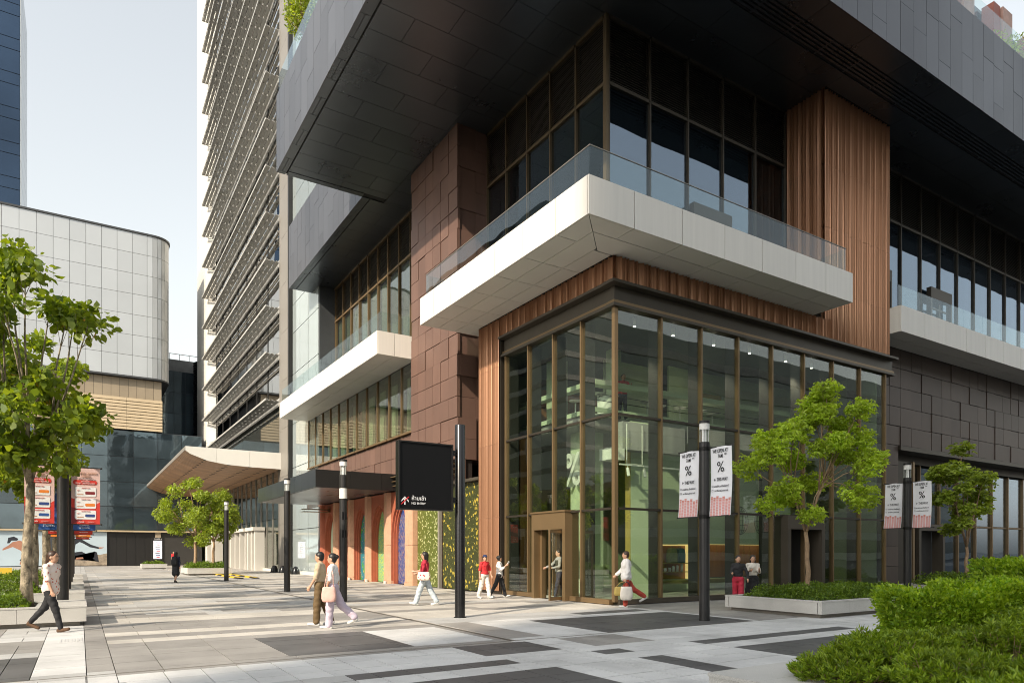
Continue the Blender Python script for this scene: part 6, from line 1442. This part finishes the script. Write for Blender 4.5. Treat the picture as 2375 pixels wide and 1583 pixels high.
def person(label, loc, heading, H, legs, arms_, top, bottom, hair, shoes='c_shoe', sleeve=.5, top_len=.0, wide=0., skirt=None, cap=None, turn=0., sit=False, bun=None, lean=0., res=.0135, glasses=False, top_wide=0., vest=None, open_long=0.):
    """legs: ((thigh fwd, knee flex), (..)) for left,right in degrees; arms_: ((fwd, out, elbow), (..)); local +Y is forward"""
    k = H / 1.65; V3 = lambda *a: np.array(a, float) * k
    t = thing('person', label, 'person', (loc[0], loc[1], loc[2] if len(loc) > 2 else 0)); z0 = 0
    pel = V3(0, 0, .92); hips = []; feet = []; low = 9
    J = {}
    for i, sx in enumerate((-1, 1)):
        th, kn = legs[i]; hip = pel + V3(sx * .088, 0, -.03); a = R(th); knee = hip + V3(sx * .005, math.sin(a) * .42, -math.cos(a) * .42); b = R(th - kn); ank = knee + V3(0, math.sin(b) * .41, -math.cos(b) * .41)
        fa = R((th - kn) * .7); fd = np.array([sx * .12, math.cos(fa), math.sin(fa)]); toe = ank + fd * .17 * k + V3(0, 0, -.045); heel = ank + V3(0, -.045 * math.cos(fa), -.05 - .045 * math.sin(fa) * 0)
        J[i] = (hip, knee, ank, toe, heel); low = min(low, toe[2] - .025 * k, heel[2] - .03 * k)
    lv = np.array([0, math.sin(R(lean)), math.cos(R(lean))])
    waist = pel + lv * .15 * k; chest = pel + lv * .34 * k; nk = pel + lv * .50 * k; hd = nk + lv * .135 * k + V3(0, .02, 0)
    A = {}
    for i, sx in enumerate((-1, 1)):
        f, o, e = [R(v) for v in arms_[i]]; sh_ = pel + lv * .44 * k + V3(sx * .165, 0, 0)
        d1 = np.array([sx * math.sin(o), math.sin(f) * math.cos(o), -math.cos(f) * math.cos(o)]); el_ = sh_ + d1 * .27 * k
        d2 = np.array([sx * math.sin(o) * .4 - sx * math.sin(e) * .25, math.sin(f + e), -math.cos(f + e)]); d2 /= np.linalg.norm(d2); wr_ = el_ + d2 * .235 * k; A[i] = (sh_, el_, wr_, d2)
    sk = []
    sk += [ell(pel, V3(.165, .115, .13)), ell(waist, V3(.135, .10, .13)), ell(chest, V3(.165, .115, .17)), cone(chest + V3(0, 0, .1), nk + lv * .06 * k, .062 * k, .052 * k)]
    for i in (0, 1):
        hip, knee, ank, toe, heel = J[i]; sk += [cone(hip, knee, .085 * k, .058 * k), cone(knee, ank, .056 * k, .037 * k), cone(heel, toe, .034 * k, .026 * k)]
        sh_, el_, wr_, d2 = A[i]; sx = -1 if i == 0 else 1
        sk += [cone(chest + V3(0, 0, .10), sh_, .06 * k, .052 * k), cone(sh_, el_, .048 * k, .037 * k), cone(el_, wr_, .037 * k, .024 * k)]
        side = np.cross(d2, np.array([sx, 0, 0.2])); side /= np.linalg.norm(side) + 1e-9; palm = wr_ + d2 * .065 * k; sk += [cone(wr_, palm, .024 * k, .03 * k)]
        curl = np.cross(side, d2) * (1)
        for q in range(4):
            off = side * (q - 1.5) * .021 * k; ln = (.055, .068, .064, .05)[q] * k; b0 = palm + off; m1 = b0 + d2 * ln * .6; m2 = m1 + (d2 * .75 - np.array([sx, 0, 0]) * .5) * ln * .5; sk += [cone(b0, m1, .0098 * k, .009 * k), cone(m1, m2, .009 * k, .0078 * k)]
        tb = wr_ + d2 * .03 * k + side * .025 * k; sk += [cone(tb, tb + (side * .7 + d2 * .7) * .055 * k, .012 * k, .009 * k)]
    # head, turned
    ct, st_ = math.cos(R(turn)), math.sin(R(turn)); fwd = np.array([-st_, ct, 0]); rgt = np.array([ct, st_, 0])
    sk += [ell(hd + np.array([0, 0, .02]) * k, V3(.076, .095, .105), R(turn)), ell(hd + fwd * .022 * k + V3(0, 0, -.05), V3(.056, .066, .062), R(turn)), cone(hd + fwd * .085 * k + V3(0, 0, .015), hd + fwd * .099 * k + V3(0, 0, -.02), .008 * k, .011 * k)]
    for s2 in (-1, 1): sk += [ell(hd + rgt * s2 * .078 * k + V3(0, -.005, -.01), V3(.012, .022, .03), R(turn))]
    origin = np.array([0, 0, -low])
    ph = random.random() * 6
    def mk(nm, prims, mt, kk=.02, r=res, noise=0.):
        lo, hi = bounds(prims); f0 = field(prims, kk)
        if noise:
            def fn(P): return f0(P) + noise * (np.sin(P[:, 0] * 55 + 9 * np.sin(P[:, 2] * 7 + ph)) * .6 + np.sin(P[:, 2] * 48 + 14 * P[:, 0] + 11 * P[:, 1] + ph) * .6 + np.sin(P[:, 1] * 50 + 8 * np.sin(P[:, 2] * 6)) * .5)
        else: fn = f0
        V, Fq = surf_net(fn, lo, hi, r)
        me = np_mesh(nm, V + origin, Fq, mt, True); o = bpy.data.objects.new(nm, me); COL.objects.link(o); o.parent = t; ORG[o.name] = ORG[t.name]; return o
    mk('body', sk, 'skin', .016, res * .95)
    # clothes
    g = .016 * k; up = [ell(chest, V3(.178, .128, .175) + top_wide), ell(waist, V3(.15, .115, .15) + top_wide), cone(chest + V3(0, 0, .11), nk + V3(0, 0, -.015), .075 * k, .062 * k)]
    if top_len > 0: up += [ell(pel + V3(0, 0, .05 - top_len * .5), V3(.182, .135, .10 + top_len * .5) + top_wide)]
    for i in (0, 1):
        sh_, el_, wr_, d2 = A[i]; up += [cone(chest + V3(0, 0, .1), sh_, .066 * k, .062 * k)]; e_ = sh_ + (el_ - sh_) * min(1, sleeve * 2)
        up += [cone(sh_, e_, .056 * k + top_wide * .3, (.054 if sleeve <= .5 else .046) * k + top_wide * .4)]
        if sleeve > .5: up += [cone(el_, el_ + (wr_ - el_) * (sleeve * 2 - 1), .05 * k + top_wide * .5, .038 * k + top_wide * .6)]
    mk('shirt', up, top, .03, noise=.0045)
    if vest: mk('vest', [ell(chest + V3(0, 0, -.02), V3(.19, .14, .165)), ell(waist, V3(.165, .13, .15)), ell(pel, V3(.175, .135, .1))], vest, .03)
    lo_ = [ell(pel, V3(.178, .13, .125))]
    if skirt:
        hem = pel + V3(0, 0, -skirt); lo_ += [cone(pel, hem, .15 * k, (.20 + wide) * k)]
        for i in (0, 1): lo_ += [cone(J[i][0], J[i][0] + (J[i][1] - J[i][0]) * min(1, skirt / .42), .1 * k, (.13 + wide * .6) * k)]
        mk('skirt', lo_, bottom, .04, noise=.006)
    else:
        for i in (0, 1):
            hip, knee, ank, toe, heel = J[i]; lo_ += [cone(hip, knee, .098 * k, (.07 + wide * .7) * k), cone(knee, ank + (knee - ank) * .02, (.068 + wide * .7) * k, (.05 + wide) * k)]
        mk('trousers', lo_, bottom, .025, noise=.0045)
    for i in (0, 1):
        hip, knee, ank, toe, heel = J[i]; mk('shoe', [cone(heel + V3(0, 0, .0), toe + V3(0, 0, .002), .040 * k, .034 * k), cone(heel + V3(0, 0, .01), heel + V3(0, .02, .05), .036 * k, .034 * k)], shoes, .02, .011)
    # hair
    hc, hl = hair; hp = [ell(hd - fwd * .038 * k + V3(0, 0, -.01), V3(.078, .072, .085), R(turn)), ell(hd - fwd * .018 * k + V3(0, 0, .045), V3(.087, .10, .095), R(turn))]
    if hl > .05: hp += [cone(hd - fwd * .055 * k + V3(0, 0, .02), hd - fwd * .065 * k + V3(0, 0, -hl), .078 * k, .06 * k)] + [cone(hd + rgt * s2 * .068 * k - fwd * .01 * k + V3(0, 0, .03), hd + rgt * s2 * .07 * k - fwd * .03 * k + V3(0, 0, -min(hl, .16)), .03 * k, .025 * k) for s2 in (-1, 1)]
    if bun == 'bun': hp += [ell(hd - fwd * .11 * k + V3(0, 0, .05), V3(.05, .05, .05))]
    if bun == 'tail': hp += [cone(hd - fwd * .105 * k + V3(0, 0, .03), hd - fwd * .15 * k + V3(0, 0, -.16), .042 * k, .02 * k)]
    mk('hair', hp, hc, .02)
    for s2 in (-1, 1): mk('eye', [ell(hd + fwd * .086 * k + rgt * s2 * .032 * k + V3(0, 0, .018), V3(.012, .008, .006), R(turn))], 'eye_dark', .01, .005)
    mk('mouth', [ell(hd + fwd * .083 * k + V3(0, 0, -.055), V3(.02, .01, .006), R(turn))], 'skin_lip', .01, .005)  # lips in their own darker skin colour
    if cap:
        mk('cap', [ell(hd - fwd * .005 * k + V3(0, 0, .075), V3(.092, .105, .07), R(turn)), ell(hd + fwd * .12 * k + V3(0, 0, .065), V3(.065, .075, .012), R(turn))], cap, .015)
    if glasses:
        m = MB(); pts = [tuple(hd + origin + fwd * .095 * k + rgt * u * k + V3(0, 0, .02)) for u in (-.07, -.05, -.01, .01, .05, .07)]; m.tube(pts, .006, 5); m.v = [tuple(np.array(v) + np.array(ORG[t.name])) for v in m.v]; m.build('glasses', 'eye_dark', t)
    t.rotation_euler = (0, 0, heading)
    hands = []
    for i in (0, 1):
        p = A[i][2] + A[i][3] * .09 * k + origin; q = Matrix.Rotation(heading, 3, 'Z') @ Vector(p); hands.append(ORG[t.name] + q)
    sh2 = []
    for i in (0, 1):
        q = Matrix.Rotation(heading, 3, 'Z') @ Vector(A[i][0] + origin); sh2.append(ORG[t.name] + q)
    return hands, sh2
HL = math.atan2(.535, -.845) - math.pi / 2      # facing picture-left
HR = math.atan2(-.535, .845) - math.pi / 2      # facing picture-right
HA = math.atan2(.845, .535) - math.pi / 2       # facing away from camera
def head_to(dx, dy): return math.atan2(dy, dx) - math.pi / 2
def bag(name, label, cat, c, w, h, d, mt, rot, strap=None, mt2=None, soft=.25):
    t = thing(name, label, cat, c); m = MB(); n = 9
    rows = []
    for j, (f, sc_) in enumerate(((0, .72), (.06, .92), (.25, 1.06), (.5, 1.05), (.75, .97), (.95, .9), (1, .8))):
        rows.append([(w / 2 * sc_ * math.copysign(abs(math.cos(a)) ** .6, math.cos(a)), d / 2 * sc_ * math.copysign(abs(math.sin(a)) ** .7, math.sin(a)), h * f) for a in [2 * math.pi * i / 16 for i in range(16)]])
    i0 = 0
    for r_ in rows: m.v += r_
    for j in range(len(rows) - 1):
        for i in range(16): m.f.append((j * 16 + i, j * 16 + (i + 1) % 16, (j + 1) * 16 + (i + 1) % 16, (j + 1) * 16 + i)); m.m.append(0)
    m.f.append(tuple(range(15, -1, -1))); m.m.append(0); m.f.append(tuple(range((len(rows) - 1) * 16, len(rows) * 16))); m.m.append(0)
    me = m.mesh('bag_body', mt, smooth=True); o = inst('bag_body', me, c, t); t.rotation_euler = (0, 0, rot)
    if strap is not None:
        m = MB(); sv = Matrix.Rotation(-rot, 3, 'Z') @ (Vector(strap) - Vector(c))
        for s2 in (-1, 1): m.tube([(s2 * w * .32, 0, h * .95), tuple((sv + Vector((s2 * w * .32, 0, h * .95))) / 2 + Vector((s2 * .02, 0, .04))), tuple(sv)], .011, 6)
        inst('strap', m.mesh('strap', mt2 or mt, smooth=True), c, t)
    return t
# 1 woman striding at left
p = gnd(118, 1464)
person('woman in patterned short-sleeved shirt and black trousers striding past the left planter', (p.x, p.y), HR, 1.66, ((-27, 18), (22, 6)), ((-22, 12, 8), (12, 10, 10)), 'c_print', 'c_black', ('hair_brown', .0), 'c_leather', .5, .12, .0, bun='tail', glasses=True, top_wide=.01, lean=3)
# 2 woman with backpack, far
p = gnd(408, 1350)
h2, s2_ = person('person in dark clothes and black backpack walking away across the plaza', (p.x, p.y), HA, 1.62, ((10, 4), (-12, 14)), ((8, 10, 12), (-8, 12, 8)), 'c_navy', 'c_black', ('hair_black', .12), 'c_black', .95, .05, skirt=.42, res=.016)
mid = (s2_[0] + s2_[1]) / 2; bag('backpack', 'small black backpack on the person walking away', 'bag', (mid.x - .535 * .16, mid.y - .845 * .16, mid.z - .42), .3, .44, .17, 'c_black', HA, mid)
# 3, 4 pair of women
p = gnd(752, 1452); person('woman in beige top and wide olive trousers walking behind her friend in white', (p.x, p.y + .3), HL, 1.6, ((6, 4), (-10, 12)), ((10, 8, 22), (-10, 8, 12)), 'c_beige', 'c_olive', ('hair_black', .04), 'c_shoe', .5, .0, .025)
p = gnd(772, 1456)
h4, s4 = person('woman in white tee and wide lilac trousers carrying a pink bag', (p.x, p.y), HL, 1.57, ((6, 3), (-24, 24)), ((4, 8, 14), (-12, 8, 12)), 'c_white', 'c_lilac', ('hair_black', .0), 'c_shoe', .5, .0, .03, bun='bun')
bag('shoulder_bag', 'soft dusty-pink shoulder bag hanging on the woman in white tee', 'bag', (s4[0].x - .16 * .535, s4[0].y - .16 * .845, s4[0].z - .72), .30, .32, .12, 'c_pinkbag', HL + math.pi / 2, s4[0] + Vector((0, 0, .04)))
# 5 woman in red with jeans
p = gnd(986, 1403)
h5, s5 = person('woman with bobbed hair, red top and pale wide jeans by the arcade', (p.x, p.y), HL, 1.63, ((22, 5), (-20, 10)), ((14, 8, 70), (10, 8, 60)), 'c_crimson', 'c_jean', ('hair_black', .14), 'c_shoe', .5, .0, .028)
bag('shoulder_bag', 'white and red flower-print shoulder bag on the woman in jeans', 'bag', (s5[0].x - .14 * .535, s5[0].y - .14 * .845, s5[0].z - .55), .38, .26, .15, 'c_floral', HL + math.pi / 2, s5[0] + Vector((0, 0, .05)), 'c_crimson')
# 6, 7 pair by the copper column
p = gnd(1124, 1387); person('woman in navy cap, red shirt and cream trousers by the copper column', (p.x, p.y), head_to(.2, -1), 1.5, ((14, 4), (-14, 8)), ((10, 14, 10), (-8, 12, 14)), 'c_red', 'c_ivory', ('hair_black', .06), 'c_shoe', .5, .03, .025, cap='c_cap', turn=-20)
p = gnd(1158, 1384)
h7, s7 = person('woman in white blouse and black trousers raising her phone by the copper column', (p.x, p.y), head_to(.75, -.65), 1.5, ((18, 4), (-20, 10)), ((6, 10, 12), (28, 8, 105)), 'c_white', 'c_black', ('hair_black', .0), 'c_shoe', .8, .1, .015, bun='bun', turn=35)
t = thing('phone', 'white phone held up by the woman in white blouse', 'phone', h7[1]); m = MB(); m.box(-.035, -.006, -.02, .035, .006, .12); inst('phone_body', m.mesh('phone_body', 'paint_white'), h7[1], t); m = MB(); m.box(-.02, -.012, .08, 0, -.006, .11); inst('phone_camera', m.mesh('phone_camera', 'sign_black'), h7[1], t); t.rotation_euler = (R(20), R(25), R(30))
# 8 man leaving the door
h8, s8 = person('man in grey shirt and dark vest pushing the cafe door open with a cup', (13.95, 19.0, .03), head_to(-1, .3), 1.66, ((14, 4), (-16, 10)), ((14, 6, 66), (42, 8, 26)), 'c_grey', 'c_navy', ('hair_black', .0), 'c_black', .95, .04, .0, vest='c_dkgreen')
t = thing('paper_cup', 'iced coffee cup in the hand of the man at the door', 'cup', h8[0]); m = MB(); m.lathe((0, 0, -.05), [(.028, 0), (.04, .12), (.04, .125)], 14); inst('cup_body', m.mesh('cup_body', 'interior_mustard', smooth=True), h8[0], t); m = MB(); m.lathe((0, 0, .075), [(.042, 0), (.042, .012), (.03, .02)], 14); inst('cup_lid', m.mesh('cup_lid', 'paint_white', smooth=True), h8[0], t)
# 9 woman in white, red trousers
p = gnd(1447, 1407)
h9, s9 = person('woman in loose white blouse and red trousers carrying bags at the glass corner', (p.x, p.y - .1), HL, 1.62, ((4, 2), (-32, 26)), ((-4, 8, 18), (20, 8, 30)), 'c_white', 'c_brick', ('hair_brown', .05), 'c_shoe', .95, .1, .02, top_wide=.03)
bag('tote_bag', 'pale pink tote bag with navy top carried by the woman in white blouse', 'bag', (h9[0].x, h9[0].y - .05, h9[0].z - .55), .36, .40, .16, 'c_ivory', HL + math.pi / 2, h9[0], 'c_navy')
bag('shopping_bag', 'small yellow bag beside the tote of the woman in white blouse', 'bag', (h9[0].x - .2 * .845, h9[0].y + .1, h9[0].z - .42), .26, .26, .08, 'interior_mustard', HL + math.pi / 2, h9[0])
# 10, 11 pair near the right planter
p = gnd(1712, 1409); person('woman in black cardigan and bright red trousers beside the cafe planter', (p.x, p.y), head_to(-.7, -.5), 1.5, ((10, 3), (-8, 8)), ((12, 26, 22), (20, 8, 70)), 'c_black', 'c_crimson', ('hair_black', .02), 'c_shoe', .95, .0, .025, bun='bun', turn=25)
p = gnd(1752, 1407); person('woman in white top and long black skirt with folded arms beside the cafe planter', (p.x, p.y + .1), head_to(-.6, -.7), 1.5, ((8, 3), (-6, 5)), ((34, 4, 78), (34, 4, 70)), 'c_ivory', 'c_black', ('hair_black', .12), 'c_shoe', .5, .0, .04, skirt=.78)
# 12 far person in red, 13 guest upstairs
person('tiny distant figure in red shirt at the far dark entrance', (9.0, 86.0), head_to(0, -1), 1.65, ((8, 3), (-6, 5)), ((8, 8, 10), (-6, 8, 10)), 'c_red', 'c_navy', ('hair_black', .0), 'c_black', .5, .05, res=.025)
person('guest in red shirt leaning at the upstairs counter behind the glass corner', (17.15, 19.35, 6.6), head_to(-.4, -1), 1.62, ((6, 3), (-4, 4)), ((40, 8, 60), (40, 8, 50)), 'c_red', 'c_navy', ('hair_black', .0), 'c_black', .5, .05, lean=8, res=.018)
